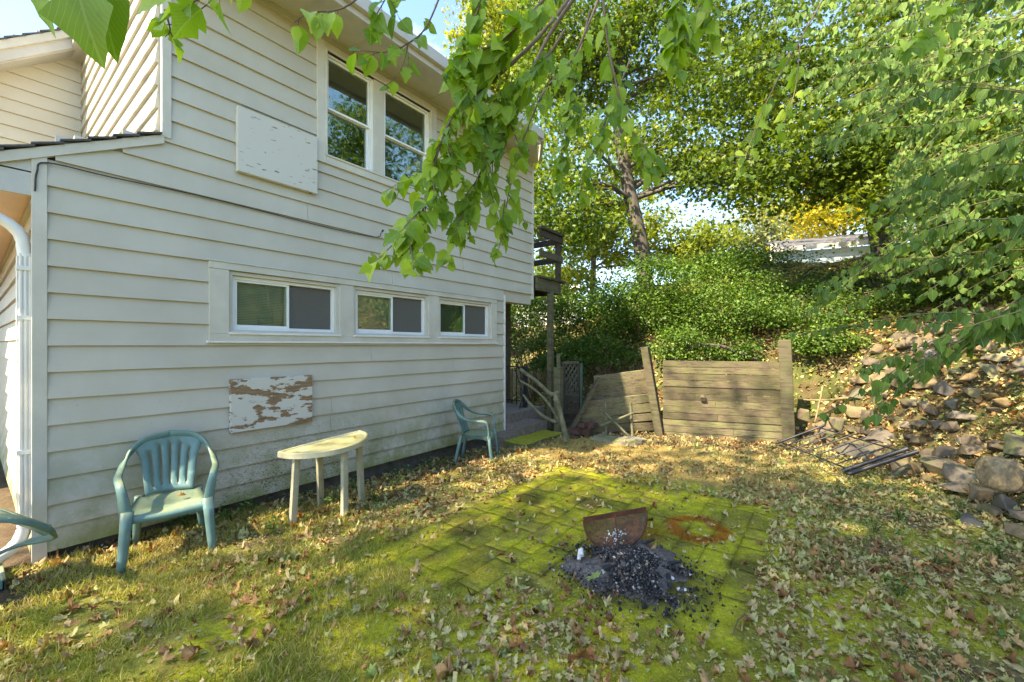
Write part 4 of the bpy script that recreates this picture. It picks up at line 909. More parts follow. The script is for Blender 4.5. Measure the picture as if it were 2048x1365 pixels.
hb_at(1690, 690, 8.2, .24, 'rock', 'dark grey rock standing highest among the leaves on the bank', None, .3, .5)

# ------------------------------------------------------------ ash heap and spark screen
ah = empty('ash_heap', (-1.12, 2.85, 0), 'heap of black ash and charcoal on the mossy pavers', 'ash heap')
n_ = 64; V = []; F = []
for i in range(n_):
    for j in range(n_):
        x = -1.12+(i/(n_-1)-.5)*1.25; y = 2.83+(j/(n_-1)-.5)*1.15; r_ = math.hypot((x+1.12)/.46, (y-2.86)/.40)+(float(fnoise(x*3.1, y*3.1, 3))-.5)*1.0
        z = -.012+.10*float(1-sstep(.15, 1.0, r_))+(float(fnoise(x*16, y*16, 4))-.5)*.06*float(1-sstep(.7, 1.2, r_)); V.append((x, y, z))
def ash_r(x, y): return math.hypot((x+1.12)/.46, (y-2.86)/.40)+(float(fnoise(x*3.1, y*3.1, 3))-.5)*1.0+(float(fnoise(x*19, y*19+3, 3))-.5)*.5
for i in range(n_-1):
    for j in range(n_-1):
        if ash_r(V[i*n_+j][0], V[i*n_+j][1]) < .98: F.append((i*n_+j, (i+1)*n_+j, (i+1)*n_+j+1, i*n_+j+1))
M['ash'] = plain('grey_ash', (.10, .085, .075), .95, .85, 70, bs=.8)
MB().add(V, F, True).build('ash_mound', M['ash'], ah)
M['burnt'] = plain('burnt_wood', (.09, .055, .035), .9, .5, 20)
cm = []
for k in range(5):
    me = smesh[k].copy(); me.name = 'charcoal'; me.materials.clear(); me.materials.append([M['blackbag'], M['ash'], M['blackbag'], M['blackbag'], M['burnt']][k]); cm.append(me)
M['whiteash'] = plain('white_ash', (.55, .54, .52), .9, .2, 30); wm = smesh[6].copy(); wm.materials.clear(); wm.materials.append(M['whiteash'])
for i in range(285):
    a = random.uniform(0, 6.28); r_ = abs(random.gauss(0, .5)); x = -1.12+.44*r_*math.cos(a)+random.uniform(-.05, .05); y = 2.84+.40*r_*math.sin(a)-.06*abs(random.gauss(0, 1))
    zz = .10*max(0, 1-r_)+.005; q = random.uniform(.008, .026)*(1.5 if random.random() < .12 else 1)
    o = bpy.data.objects.new('charcoal', wm if i % 17 == 0 else random.choice(cm)); C.objects.link(o); o.parent = ah; o.matrix_parent_inverse = Matrix.Translation(ah.location).inverted()
    o.location = (x, y, zz); o.scale = (q*random.uniform(.8, 2), q, q*.8); o.rotation_euler = (random.random()*3, random.random()*3, random.random()*3)
for i in range(9):
    a0_ = random.uniform(0, 6.28); q0 = Vector((-1.12+.25*math.cos(a0_), 2.82+.25*math.sin(a0_), .06)); q1 = q0+Vector((random.uniform(-.12, .12), random.uniform(-.12, .12), random.uniform(-.02, .04))); MB().tube([q0, (q0+q1)/2+Vector((0, 0, .006)), q1], [.012, .011, .007], 6).build('burnt_stick', M['blackbag'], ah)
for i in range(2): MB().tube([at(1158+i*6, 1120-i*8, 2.95), at(1160+i*3, 1100-i*2, 3.0)], .014, 7).build('burnt_stick', M['whiteash'], ah)
CH = np.array([(-.5, -.5, -.3), (.6, -.4, -.3), (.1, .6, -.3), (0, 0, .5)], float)
ct_ = (CH, [(0, 1, 3), (1, 2, 3), (2, 0, 3), (0, 2, 1)], CH[:, :2].copy())
M['cinder'] = leafmat('cinders', [(0, (.012, .012, .012)), (.5, (.035, .032, .030)), (.75, (.10, .085, .075)), (.93, (.19, .16, .14)), (1, (.50, .47, .43))], 0.0, .8)
n_ = 9000; a_ = rng.uniform(0, 6.283, n_); q_ = np.abs(rng.normal(size=n_))*.48; x = -1.12+.44*q_*np.cos(a_)+.05*q_; y = 2.84+.40*q_*np.sin(a_)-.06*q_; k = (fnoise(x*5, y*5, 3) > .36+.10*q_); x, y, q_ = x[k], y[k], q_[k]; n_ = len(x)
scatter('cinders', [ct_], np.stack([x, y, .105*(1-sstep(.1, 1.0, q_*1.0))+.004+rng.uniform(0, .012, n_)], 1), basis(rvec(n_), rvec(n_)), rng.uniform(.006, .024, n_), rng.random(n_), M['cinder'], ah)
ss = empty('spark_screen', (-1.27, 3.02, .05), 'rusted half round mesh spark screen propped on the ash heap', 'fire screen')
Ls, Rs = at(1167, 1040, 3.18), at(1292, 1019, 3.22); Bs = at(1238, 1098, 3.10); mid = (Ls+Rs)/2; ux_ = (Rs-Ls)/2; dn = Bs-mid; nb_ = ux_.cross(dn).normalized()
nb_ = nb_ if nb_.dot(Fw) > 0 else -nb_
arc = [mid+ux_*math.cos(math.pi*(1+k/20))+dn*abs(math.sin(math.pi*k/20))**.8 for k in range(21)]
MB().tube(arc, .008, 6).build('rim', M['rust'], ss); MB().beam(Ls, Rs, .012, .035, up=(0, 0, 1)).build('top_bar', M['rust'], ss); MB().beam(mid, Bs, .007, .016).build('rib', M['rust'], ss)
M['rustmesh'] = None
m, n, l, b = newmat('rusted_mesh'); t = noise(n, l, 9, 6, .7); r = ramp(n, [(.3, (.025, .012, .008)), (.48, (.14, .052, .024)), (.60, (.045, .026, .020)), (.78, (.17, .11, .075))]); l.new(t.outputs[0], r.inputs[0]); l.new(r.outputs[0], b.inputs['Base Color']); b.inputs['Roughness'].default_value = .85; b.inputs['Alpha'].default_value = .80
V = []; F = []; a_, b_ = 20, 10
for i in range(a_+1):
    for j in range(b_+1):
        t = j/b_; p = mid+(arc[i]-mid)*t; V.append(p+nb_*(.13*(1-t*t)))
for i in range(a_):
    for j in range(b_): F.append((i*(b_+1)+j, (i+1)*(b_+1)+j, (i+1)*(b_+1)+j+1, i*(b_+1)+j+1))
o = MB().add(V, F, True).build('mesh_bowl', m, ss)
n_ = 90; tt = np.clip(rng.normal(.62, .11, n_), .3, .86); uu = rng.normal(size=n_)*.30+np.where(rng.random(n_) > .5, .22, -.2)*rng.random(n_); uu = np.clip(uu, -.6*(1.05-tt)*1.6, .6*(1.05-tt)*1.6); pos = np.array([tuple(mid+dn*float(a)+ux_*float(b)+nb_*(.13*(1-max(float(a), abs(float(b)))**2)-.006)) for a, b in zip(tt, uu)])
nh = rvec(n_)*.5-np.array(tuple(nb_)); scatter('white_ash', [starleaf(), quadleaf(.4)], pos, basis(rvec(n_), nh), rng.uniform(.005, .022, n_), rng.random(n_), M['whiteash'], ss)

# ------------------------------------------------------------ neighbouring houses
nb = empty('neighbour_house', (-.4, 19.5, 4), 'pale blue sided house with a brown roof edge at the top of the bank', 'house')
o0 = at(1562, 500, 16.5); o1 = at(1712, 480, 15.5); dx = (o1-o0); dx.z = 0; dx.normalize(); Lb = 9.0; bk = Vector((-dx.y, dx.x, 0)); zt = 5.25
for i in range(12):
    z0 = zt-.16*(i+1); p = o0.copy(); p.z = z0+.075; q = p+dx*Lb; V = []
    MB().beam(p-bk*(.0), q-bk*(.0), .03, .150).build('siding_board', M['blueside'], nb)
a = o0.copy(); a.z = zt-2.2; MB().add([a+bk*.02, a+dx*Lb+bk*.02, a+dx*Lb+bk*5, a+bk*5]+[v+Vector((0, 0, 2.2)) for v in (a+bk*.02, a+dx*Lb+bk*.02, a+dx*Lb+bk*5, a+bk*5)], [(0, 1, 5, 4), (1, 2, 6, 5), (2, 3, 7, 6), (3, 0, 4, 7), (4, 5, 6, 7)]).build('wall', M['blueside'], nb)
p = o0-dx*.3-bk*.25; p.z = zt+.07; MB().beam(p, p+dx*(Lb+.6), .1, .16).build('fascia', M['soffit'], nb)
q = p+Vector((0, 0, .08)); MB().add([q, q+dx*(Lb+.6), q+dx*(Lb+.6)+bk*3+Vector((0, 0, .9)), q+bk*3+Vector((0, 0, .9))], [(0, 1, 2, 3)]).build('roof', M['shingle'], nb)
p = o0-dx*.25; MB().beam((p.x, p.y, 2.5), (p.x, p.y, zt+.35), .22, .22).build('corner_post', M['trim'], nb)
wh = empty('victorian_house', at(1120, 640, 34), 'distant white house with bracketed cornice and brick chimney seen past the deck', 'house')
c = at(1098, 690, 36); ex2 = (R_*1.0+Fw*.0).normalized(); fy = Fw
def vb(name, u0, u1, v0, v1, z0, z1, mat):
    P = [c+ex2*u+fy*v for u, v in ((u0, v0), (u1, v0), (u1, v1), (u0, v1))]
    V = [(p.x, p.y, z) for z in (z0, z1) for p in P]; MB().add(V, [(3, 2, 1, 0), (4, 5, 6, 7), (0, 1, 5, 4), (1, 2, 6, 5), (2, 3, 7, 6), (3, 0, 4, 7)]).build(name, M[mat], wh)
vb('wall', -7, 2.2, 0, 8, -1, 5.9, 'farwhite'); vb('cornice', -7.4, 2.6, -.4, 8.4, 6.35, 6.75, 'farwhite'); vb('frieze', -7.1, 2.3, -.1, 8.1, 5.9, 6.35, 'farwhite'); vb('roof', -7.2, 2.4, -.2, 8.2, 6.75, 7.0, 'shingle')
for i in range(16): vb('bracket', -6.8+i*.6, -6.65+i*.6, -.35, -.1, 5.95, 6.35, 'soffit')
vb('chimney', 1.1, 1.9, 1, 1.8, 6.9, 8.3, 'brick'); vb('chimney_cap', 1.0, 2.0, .9, 1.9, 8.3, 8.5, 'brick')
for i in range(4): vb('window', -5.8+i*2, -4.9+i*2, -.05, 0, 2.6, 4.8, 'screen')

# ------------------------------------------------------------ trees
def tree(name, label, cat, base, path, r0, clusters, nleaf, lsize, mat, tm='star', flat=.5, csize=(.5, 1.1), limbs=14, tint=(0, 1), group=None, trunkmat='bark', droop=.25, shell=.5, twigs=True):
    root = empty(name, base, label, cat, group)
    P = smooth_path(path, 6); n_ = len(P); rad = [r0*(1-.72*i/(n_-1)) for i in range(n_)]
    mb = MB(); mb.tube(P, rad, 12); mb.build('trunk', M[trunkmat], root)
    cl = []; tot = sum(c_[2] for c_ in clusters)
    for (cc, rr, wgt) in clusters:
        cc = Vector(cc); k = max(3, int(wgt/tot*nleaf/110))
        for _ in range(k):
            v = Vector((random.gauss(0, 1), random.gauss(0, 1), random.gauss(0, 1))).normalized()*(random.random()**shell)
            cl.append(cc+Vector((v.x*rr[0], v.y*rr[1], v.z*rr[2])))
    mb = MB()
    for i in range(min(limbs, len(cl))):
        e = cl[i*len(cl)//limbs]; j = min(range(int(n_*.35), n_), key=lambda q: (P[q]-e).length+abs(P[q].z-(e.z-1.0))*.8); s0 = P[j]; md_ = (s0+e)/2+Vector((0, 0, .15*(e-s0).length))*random.uniform(-.6, 1)
        pp = smooth_path([s0, md_, e], 5); q_ = len(pp); r_ = rad[j]*.42
        mb.tube(pp, [r_*(1-.85*k/(q_-1)) for k in range(q_)], 6)
        if twigs:
            near = sorted(cl, key=lambda c_: (c_-e).length)[1:5]
            for e2 in near: mb.tube([pp[3], (pp[3]+e2)/2+Vector((0, 0, .1)), e2], [r_*.35, r_*.22, .006], 4)
    if mb.v: mb.build('branches', M[trunkmat], root)['kind'] = 'stuff'
    K = np.array([tuple(c_) for c_ in cl]); idx = rng.integers(0, len(K), nleaf); ctint = rng.uniform(tint[0], tint[1], len(K)); cs = rng.uniform(csize[0], csize[1], len(K))
    off = rng.normal(size=(nleaf, 3))*.42; off[:, 2] *= flat
    pos = K[idx]+off*cs[idx][:, None]; pos[:, 2] -= droop*np.hypot(off[:, 0], off[:, 1])*cs[idx]
    d = rvec(nleaf); d[:, 2] = d[:, 2]*.5-.45; nh = rvec(nleaf)*.75; nh[:, 2] += .7
    tt = np.clip(ctint[idx]*.65+rng.uniform(tint[0], tint[1], nleaf)*.35+rng.normal(size=nleaf)*.10, 0, 1)
    tmpl = {'star': [starleaf()], 'quad': [quadleaf(.32)], 'small': [quadleaf(.36, .06)]}[tm]
    scatter('crown', tmpl, pos, basis(d, nh), rng.uniform(.7, 1.25, nleaf)*lsize, tt, M[mat], root)
    return root
b0 = at(1293, 600, 11.3)
tree('maple_tree', 'tall maple with a leaning bare grey trunk rising from the shrubs', 'tree', (b0.x, b0.y, 2.0), [(b0.x+.05, b0.y, 1.6), at(1286, 520, 11.3), at(1262, 400, 11.3), at(1245, 310, 11.3), at(1232, 200, 11.4), at(1250, 60, 11.5), at(1262, -120, 11.6)], .24,
     [(at(1235, 90, 12.0), (3.0, 2.6, 1.7), 5), (at(1120, 330, 10.8), (1.7, 1.8, 1.3), 2.2), (at(1130, 440, 10.3), (1.2, 1.5, .8), 1.1), (at(1400, 250, 11.2), (2.3, 2.0, 1.7), 3.0), (at(1370, 60, 11.5), (2.4, 2.5, 1.8), 2.5), (at(1110, 120, 11.8), (1.8, 2, 1.8), 1.8), (at(1470, 350, 10.8), (1.2, 1.3, .7), 1.0), (at(1250, -250, 11.6), (4, 4, 2.5), 3)],
     42000, .115, 'maple', csize=(.5, 1.15), limbs=26, tint=(0.05, .85), shell=.42)
b1 = at(1772, 560, 9.2)
tree('oak_tree', 'dark leaning oak trunk half hidden behind the drooping honeysuckle', 'tree', (b1.x, b1.y, 2.6), [(b1.x+.1, b1.y, 2.3), at(1755, 470, 9.2), at(1738, 390, 9.2), at(1725, 290, 9.2), at(1715, 150, 9.3), at(1720, -80, 9.5)], .19,
     [(at(1640, 160, 8.6), (2.4, 2.2, 1.3), 3.2), (at(1800, 80, 8.8), (2.6, 2.4, 1.8), 3.2), (at(1560, 330, 8.4), (1.5, 1.5, .8), 1.7), (at(1720, 300, 8.2), (1.6, 1.4, .7), 1.5), (at(1980, 250, 8.0), (2.0, 2.0, 1.5), 2), (at(1930, 330, 6.3), (1.1, 1.2, 1.0), 1.6), (at(2030, 450, 5.8), (.8, 1.0, .8), 1.3), (at(1850, 200, 6.6), (1.1, 1.2, .9), 1.3), (at(1500, 90, 9.5), (1.5, 1.5, 1.5), 1.3), (at(1720, -200, 9.4), (4, 4, 2), 2.5)],
     44000, .10, 'oak', csize=(.5, 1.2), limbs=24, tint=(0.0, .8), shell=.42)
tree('yellow_maple', 'bright yellow autumn maple above the pale blue house', 'tree', at(1690, 500, 19), [at(1690, 560, 19), at(1688, 480, 19), at(1690, 380, 19)], .16, [(at(1685, 415, 18.5), (2.6, 2, 1.6), 3), (at(1640, 370, 19), (3, 2, 1.3), 2)], 7000, .16, 'yellow', csize=(.8, 1.5), limbs=8, shell=.6)
tree('lime_tree', 'yellow green tree peeking over the end of the eave', 'tree', at(965, 700, 19), [at(965, 800, 19), at(970, 500, 19), at(975, 250, 19)], .25, [(at(985, 120, 18), (1.6, 1.8, 3.4), 3), (at(1010, 330, 18.5), (1.5, 1.8, 2.5), 2), (at(1040, 60, 19), (2, 2, 3), 2)], 16000, .16, 'lime', csize=(.7, 1.4), limbs=10, shell=.6)
tree('ash_tree', 'sunlit light green tree standing behind the maple trunk', 'tree', at(1180, 680, 24), [at(1180, 760, 24), at(1185, 600, 24), at(1190, 400, 24)], .3, [(at(1190, 470, 24), (4.0, 2.5, 2.6), 4), (at(1380, 500, 23), (3.4, 2.5, 1.8), 2.5), (at(1100, 560, 23), (2, 2, 1.5), 1.2), (at(1250, 330, 24), (4.0, 2.5, 2.6), 2)], 22000, .20, 'lime', csize=(.8, 1.6), limbs=10, tint=(0, .7), shell=.55)
tree('locust_tree', 'pale grey green airy tree left of the pale blue house', 'tree', at(1530, 560, 26), [at(1530, 620, 26), at(1530, 500, 26), at(1528, 420, 26)], .25, [(at(1530, 465, 26), (3.2, 2.5, 1.8), 3), (at(1610, 430, 27), (2.4, 2, 1.4), 1.5)], 9000, .18, 'pale', csize=(.8, 1.5), limbs=8, shell=.6)
tree('birch_tree', 'slim light tree on the bank with leaves above the far right shrubs', 'tree', at(1900, 560, 13), [at(1900, 640, 13), at(1905, 500, 13), at(1915, 300, 13)], .16, [(at(1930, 380, 12.5), (2.4, 2.4, 2.2), 3), (at(1830, 300, 13), (2, 2, 1.8), 2), (at(2020, 500, 11.5), (1.5, 1.5, 1.5), 2)], 14000, .12, 'oak', csize=(.6, 1.3), limbs=8, tint=(.2, .9), shell=.5)
# far-off wood behind everything
n_ = 26000; px_ = rng.uniform(-900, 3000, n_); dd = rng.uniform(34, 60, n_); zz = rng.uniform(0, 1, n_)
hh = 3.2+3.4*fnoise(px_*.006, px_*0+3, 3); ang = (px_-1024)/FPX; pos = np.stack([(-SN+CS*ang)*dd, (CS+SN*ang)*dd, .5+zz*hh*1.1*(1+.3*vnoise(px_*.03, dd*.2))], 1)
d = rvec(n_); nh = rvec(n_); nh[:, 2] += .5
o = scatter('distant_wood', [starleaf()], pos, basis(d, nh), rng.uniform(.35, .7, n_), np.clip(fnoise(px_*.02, dd*.1, 3)*1.4-.2+rng.normal(size=n_)*.1, 0, 1), M['maple'], None); tag(o, 'far off wood closing the view behind the yard', None, None, 'stuff')

# shrubs along the top of the timber wall and beside the deck
def shrub(label, c, rr, nleaf, lsize, mat='shrub', tint=(0, .8), stems=9):
    base = (c[0], c[1], hz(c[0], c[1])); root = empty('shrub', base, label, 'shrub', 'leafy shrubs along the bank')
    mb = MB(); K = []
    for i in range(stems*4):
        v = Vector((random.gauss(0, 1), random.gauss(0, 1), random.gauss(0, .8))).normalized()*random.uniform(.45, 1.0); K.append((c[0]+v.x*rr[0], c[1]+v.y*rr[1], max(base[2]+.1, c[2]+v.z*rr[2])))
    for i in range(stems*2):
        e = Vector(K[i]); b_ = Vector(base); mb.tube(smooth_path([b_+Vector((random.uniform(-.15, .15), random.uniform(-.15, .15), -.1)), (b_+e)/2+Vector((0, 0, .25)), e], 3), [.016, .014, .012, .010, .008, .006, .004], 4)
    mb.build('stems', M['twig'], root)
    K = np.array(K); idx = rng.integers(0, len(K), nleaf); off = rng.normal(size=(nleaf, 3))*np.array([.30, .30, .20])*np.array(rr)*.75; pos = K[idx]+off
    pos[:, 2] = np.maximum(pos[:, 2], hzs(pos[:, 0], pos[:, 1])+.02)
    d = rvec(nleaf); d[:, 2] = d[:, 2]*.5-.35; nh = rvec(nleaf)*.7; nh[:, 2] += .8; ct = rng.uniform(tint[0], tint[1], len(K))
    scatter('foliage', [quadleaf(.30), quadleaf(.36, .05)], pos, basis(d, nh), rng.uniform(.7, 1.3, nleaf)*lsize, np.clip(ct[idx]*.6+rng.uniform(0, .4, nleaf)+(rng.random(nleaf) > .985)*.5, 0, 1), M[mat], root)
SH = [('small bright shrub spilling onto the left end of the wall top', 1350, 705, 8.05, (.45, .35, .30), 2600), ('small bright shrub spilling over the middle of the wall top', 1455, 712, 8.15, (.45, .35, .24), 2400), ('leafy sprig bush touching the right wall post', 1650, 705, 7.5, (.5, .45, .36), 2800), ('tall loose shrub against the sky left of the pale house', 1430, 560, 10.5, (.9, .9, .45), 3200), ('shrub right of the lattice gate on the leafy slope', 1215, 715, 9.2, (.6, .5, .35), 2200), ('big dark green shrub at the foot of the maple trunk', 1290, 610, 9.6, (1.1, 1.0, .75), 9000), ('dark green shrub over the left end of the timber wall', 1400, 640, 9.0, (1.0, .9, .62), 8000), ('mid green shrub hanging over the middle of the timber wall', 1500, 640, 8.9, (.85, .9, .62), 7500),
      ('shrub with round leaves spilling past the right wall post', 1625, 650, 8.3, (.75, .8, .60), 6000), ('shrub on the bank between the deck and the maple', 1190, 640, 10.5, (1.1, 1.0, .85), 7000), ('shrub showing under the deck between its two posts', 1060, 660, 11.2, (1.3, 1.0, 1.0), 7000),
      ('low shrub on the bank above the lattice gate', 1120, 720, 9.6, (.7, .6, .45), 3000), ('shrub on the hilltop in front of the pale blue house', 1480, 560, 12.5, (1.4, 1.2, .8), 6500), ('low bush rising left of the hilltop brown patch', 1620, 600, 10.0, (.8, .8, .42), 3500), ('loose shrub behind the dark rock on the right bank', 1800, 640, 8.0, (1.0, .9, .55), 4500), ('shrub crowning the bank at the far right edge', 1960, 560, 7.0, (1.0, .9, .8), 6000), ('shrub reaching up behind the deck railing', 1010, 620, 15, (1.6, 1.4, 1.2), 5000)]
for i, (lb, px, py, d_, rr, nl) in enumerate(SH):
    rr = tuple(q*1.22 for q in rr); nl = int(nl*1.15); c = at(px, py-14, d_); shrub(lb, (c.x, c.y, c.z), rr, nl, .055 if d_ < 9.5 else .07 if d_ < 13 else .11, tint=(0, .75) if i % 3 else (.1, .9))

# ------------------------------------------------------------ honeysuckle with arching canes, right
hs = empty('honeysuckle_bush', (2.3, 5.2, 1.0), 'large bush of arching canes with hanging oval leaves on the right bank', 'bush')
ov1 = ovate(6, .36, .10, .07); ov2 = ovate(6, .42, .16, .12); ovm = [leafmesh('leaf', t_, ti, M['honey']) for t_ in (ov1, ov2) for ti in (.1, .35, .55, .75)]
cand = []; mb = MB()
def cane(x0, y0, d0, x1, y1, d1, sag=40, size=.06, step=.032, r=.0045):
    a = at(x0, y0, d0); b = at(x1, y1, d1); m1 = at((x0*.55+x1*.45), (y0*.55+y1*.45)-sag, (d0+d1)/2); m2 = at((x0*.2+x1*.8), (y0*.2+y1*.8)-sag*.4, d1*.9+d0*.1)
    P = smooth_path([a, m1, m2, b], 7); n_ = len(P); mb.tube(P, [r*(1-.7*i/(n_-1)) for i in range(n_)], 4)
    acc = 0
    for i in range(n_-1):
        seg = P[i+1]-P[i]; L_ = seg.length; dr = seg.normalized(); t = acc
        while t < L_:
            p = P[i]+dr*t; f = (i+t/L_)/n_
            for sg in (-1, 1):
                if random.random() < .9:
                    side = dr.cross(Vector((0, 0, 1))).normalized()*sg; ld = (side*random.uniform(-.1, .6)+dr*random.uniform(-.2, .5)+Vector((0, 0, -1))*random.uniform(.5, 1.3)).normalized()
                    nn = (Vector((0, 0, 1))*.7-Fw*.5+Vector((random.gauss(0, .4), random.gauss(0, .4), random.gauss(0, .4)))); cand.append((p+Vector((random.gauss(0, .012), random.gauss(0, .012), random.gauss(0, .012))), ld, nn, size*1.30*random.uniform(.42, 1.3)*(1-.4*f), random.random()*.85+(random.random() > .985)*.15))
            t += step*random.uniform(.8, 1.25)
        acc = t-L_
for i in range(30):
    y0 = -60+i*25+random.uniform(-30, 30); d0 = random.uniform(2.0, 3.4); ln = random.uniform(220, 560); x0 = random.uniform(2080, 2180)
    y1 = y0+ln*random.uniform(.02, .6)-20; x1 = x0-ln
    if 340 < y1 < 560: x1 = max(x1, 1745)
    cane(x0, y0, d0*.95, x1, y1, d0*1.08, random.uniform(-10, 70), .060, .040)
cane(2090, 560, 2.0, 1715, 850, 2.4, 10, .062); cane(2120, 600, 1.9, 1720, 745, 2.2, 12, .062); cane(2130, 640, 1.9, 1800, 640, 2.3, -10, .062); cane(2130, 420, 2.0, 1830, 600, 2.4, 10)
for i in range(95):
    x0 = random.uniform(1850, 2200); y0 = random.uniform(-80, 560); d0 = random.uniform(3.2, 5.2); ln = random.uniform(200, 480)
    y1 = y0+ln*random.uniform(-.1, .7); x1 = x0-ln
    if 300 < y1 < 580: x1 = max(x1, 1780)
    if y1 > 640: continue
    cane(x0, y0, d0, x1, y1, d0*random.uniform(1, 1.1), random.uniform(-10, 70), .062, .038)
for i in range(7):
    x0 = random.uniform(1750, 1850); y0 = random.uniform(80, 260); d0 = random.uniform(3.0, 4.0); ln = random.uniform(100, 250)
    cane(x0, y0, d0, x0-ln, y0+ln*random.uniform(.1, .4), d0, random.uniform(10, 30), .06, .034)
for (a, b) in (((2.3, 5.2, .9), (2.6, 4.9, 2.2)), ((2.2, 5.3, .9), (2.3, 5.2, 3.0)), ((2.5, 4.6, .9), (2.9, 4.0, 2.4)), ((2.4, 5.0, .9), (2.5, 4.6, 4.4))): mb.tube([a, (Vector(a)+Vector(b))/2+Vector((.1, 0, .1)), b], [.03, .022, .012], 6)
mb.build('canes', M['cane'], hs)
def split_leaves(cand, root, meshes, tmpls, mat, nobj=285, foil='foliage'):
    cp = Vector((0, 0, EYE)); sc_ = []
    for c_ in cand:
        v = c_[0]-cp; dpt = v.dot(Fw); px = 1024+FPX*v.dot(R_)/max(dpt, .05); py = 691-FPX*v.z/max(dpt, .05); inn = dpt > .1 and -20 < px < 2068 and -20 < py < 1385
        sc_.append(c_[3]/max(dpt, .1) if inn else 0)
    order = np.argsort(-np.array(sc_)); first = set(order[:nobj].tolist())
    for i in order[:nobj]:
        p, ld, nn, sz, ti = cand[i]; B_ = basis(np.array([tuple(ld)]), np.array([tuple(nn)]))[0]; o = bpy.data.objects.new('leaf', random.choice(meshes)); C.objects.link(o); o.parent = root
        o.matrix_parent_inverse = Matrix.Translation(root.location).inverted()
        m4 = Matrix([[B_[r][c]*sz for c in range(3)]+[p[r]] for r in range(3)]+[[0, 0, 0, 1]]); o.matrix_basis = m4
    rest = [c_ for i, c_ in enumerate(cand) if i not in first]
    scatter(foil, tmpls, np.array([tuple(c_[0]) for c_ in rest]), basis(np.array([tuple(c_[1]) for c_ in rest]), np.array([tuple(c_[2]) for c_ in rest])), np.array([c_[3] for c_ in rest]), np.array([c_[4] for c_ in rest]), mat, root)
split_leaves(cand, hs, ovm, [ov1, ov2], M['honey'])

# ------------------------------------------------------------ mulberry branches hanging in from above
mu = empty('mulberry_tree', (2.6, -.6, 0), 'overhanging mulberry with big bright green leaves drooping before the house', 'tree')
mul1 = ovate(8, .42, .10, .08, serr=1); mul2 = ovate(8, .46, .16, .12, serr=1, lobes=[1, .9, 1.15, .62, 1.1, 1.0, .75, 1.1, 1]); mul3 = ovate(8, .38, .2, .15, serr=1); mum = [leafmesh('leaf', t_, ti, M['mulberry']) for t_ in (mul1, mul2, mul3) for ti in (.15, .4, .6, .85)]
cand = []; mb = MB()
def limb(pts, r=.008, step=.030, size=.095, twigs=6, tl=.32, start=.12, leafy=True, drop=.8):
    P = smooth_path([at(*p) for p in pts], 6); n_ = len(P); mb.tube(P, [r*(1-.75*i/(n_-1)) for i in range(n_)], 6)
    def leaves_on(P, step, size, st):
        n_ = len(P); acc = 0; sg = 1
        for i in range(n_-1):
            seg = P[i+1]-P[i]; L_ = seg.length
            if L_ < 1e-5: continue
            dr = seg.normalized(); t = acc
            while t < L_:
                f = (i+t/L_)/n_
                if f > st:
                    p = P[i]+dr*t; side = dr.cross(Vector((random.gauss(0, .5), random.gauss(0, .5), 1))).normalized()*sg; ld = (side*random.uniform(.3, .9)+dr*random.uniform(.1, .8)+Vector((0, 0, -1))*random.uniform(.2, 1.2)*drop).normalized()
                    p2 = p+ld*size*.22; mb.tube([p, p2], .0013, 3)
                    nn = Vector((random.gauss(0, .45), random.gauss(0, .45), .55+random.gauss(0, .3)))-Fw*random.uniform(.0, .9); cand.append((p2, ld, nn, size*1.04*random.uniform(.5, 1.25), min(1, random.random()*.9+(random.random() > .992)*.3))); sg = -sg
                t += step*.62*random.uniform(.7, 1.4)
            acc = t-L_
    if leafy: leaves_on(P, step, size, start)
    for k in range(twigs):
        j = int(n_*(start+.1)+(n_*(1-start-.15))*(k+random.random()*.6)/max(1, twigs)); j = min(j, n_-2); dr = (P[j+1]-P[j]).normalized()
        d_ = (dr*.6+Vector((random.gauss(0, .5), random.gauss(0, .5), random.uniform(-.9, -.1)))).normalized(); ln = tl*random.uniform(.5, 1.2)
        q = [P[j], P[j]+d_*ln*.5, P[j]+d_*ln+Vector((0, 0, -.12*ln))]; Q_ = smooth_path(q, 4); mb.tube(Q_, [r*.35*(1-.6*i/(len(Q_)-1)) for i in range(len(Q_))], 4)
        if leafy: leaves_on(Q_, step*1.1, size*.92, .05)
limb([(1180, -60, 2.3), (1090, 60, 2.2), (1010, 140, 2.1), (945, 195, 2.1), (905, 235, 2.05), (880, 290, 2.0), (868, 335, 2.0), (852, 400, 1.95), (838, 440, 1.9), (818, 480, 1.9), (800, 505, 1.9)], .011, .030, .092, 9, .22, .22)
limb([(1190, -60, 2.3), (1105, 60, 2.3), (1060, 150, 2.3), (1030, 210, 2.3), (1012, 260, 2.3), (975, 320, 2.2), (950, 370, 2.2), (930, 430, 2.2), (912, 470, 2.2)], .012, .030, .092, 10, .24, .2)
limb([(1220, -60, 2.6), (1150, 110, 2.5), (1090, 180, 2.5), (1050, 270, 2.4), (1030, 340, 2.4), (1015, 400, 2.4), (1008, 470, 2.4)], .008, .05, .085, 3, .2, .15)
limb([(1010, 400, 2.35), (1005, 440, 2.35), (1000, 490, 2.35), (990, 515, 2.35)], .004, .035, .08, 1, .12, .1)
limb([(1140, -60, 2.0), (1050, 40, 2.0), (990, 90, 2.0), (930, 110, 1.95), (905, 150, 1.9)], .008, .028, .095, 6, .22, .1)
limb([(1130, 60, 2.2), (1080, 130, 2.15), (1000, 190, 2.1), (930, 290, 2.1), (880, 330, 2.1), (850, 345, 2.1)], .007, .028, .09, 7, .22, .1)
limb([(1200, -60, 2.4), (1215, 80, 2.4), (1235, 180, 2.3), (1262, 260, 2.3), (1295, 310, 2.3), (1310, 350, 2.3)], .008, .060, .10, 3, .22, .1)
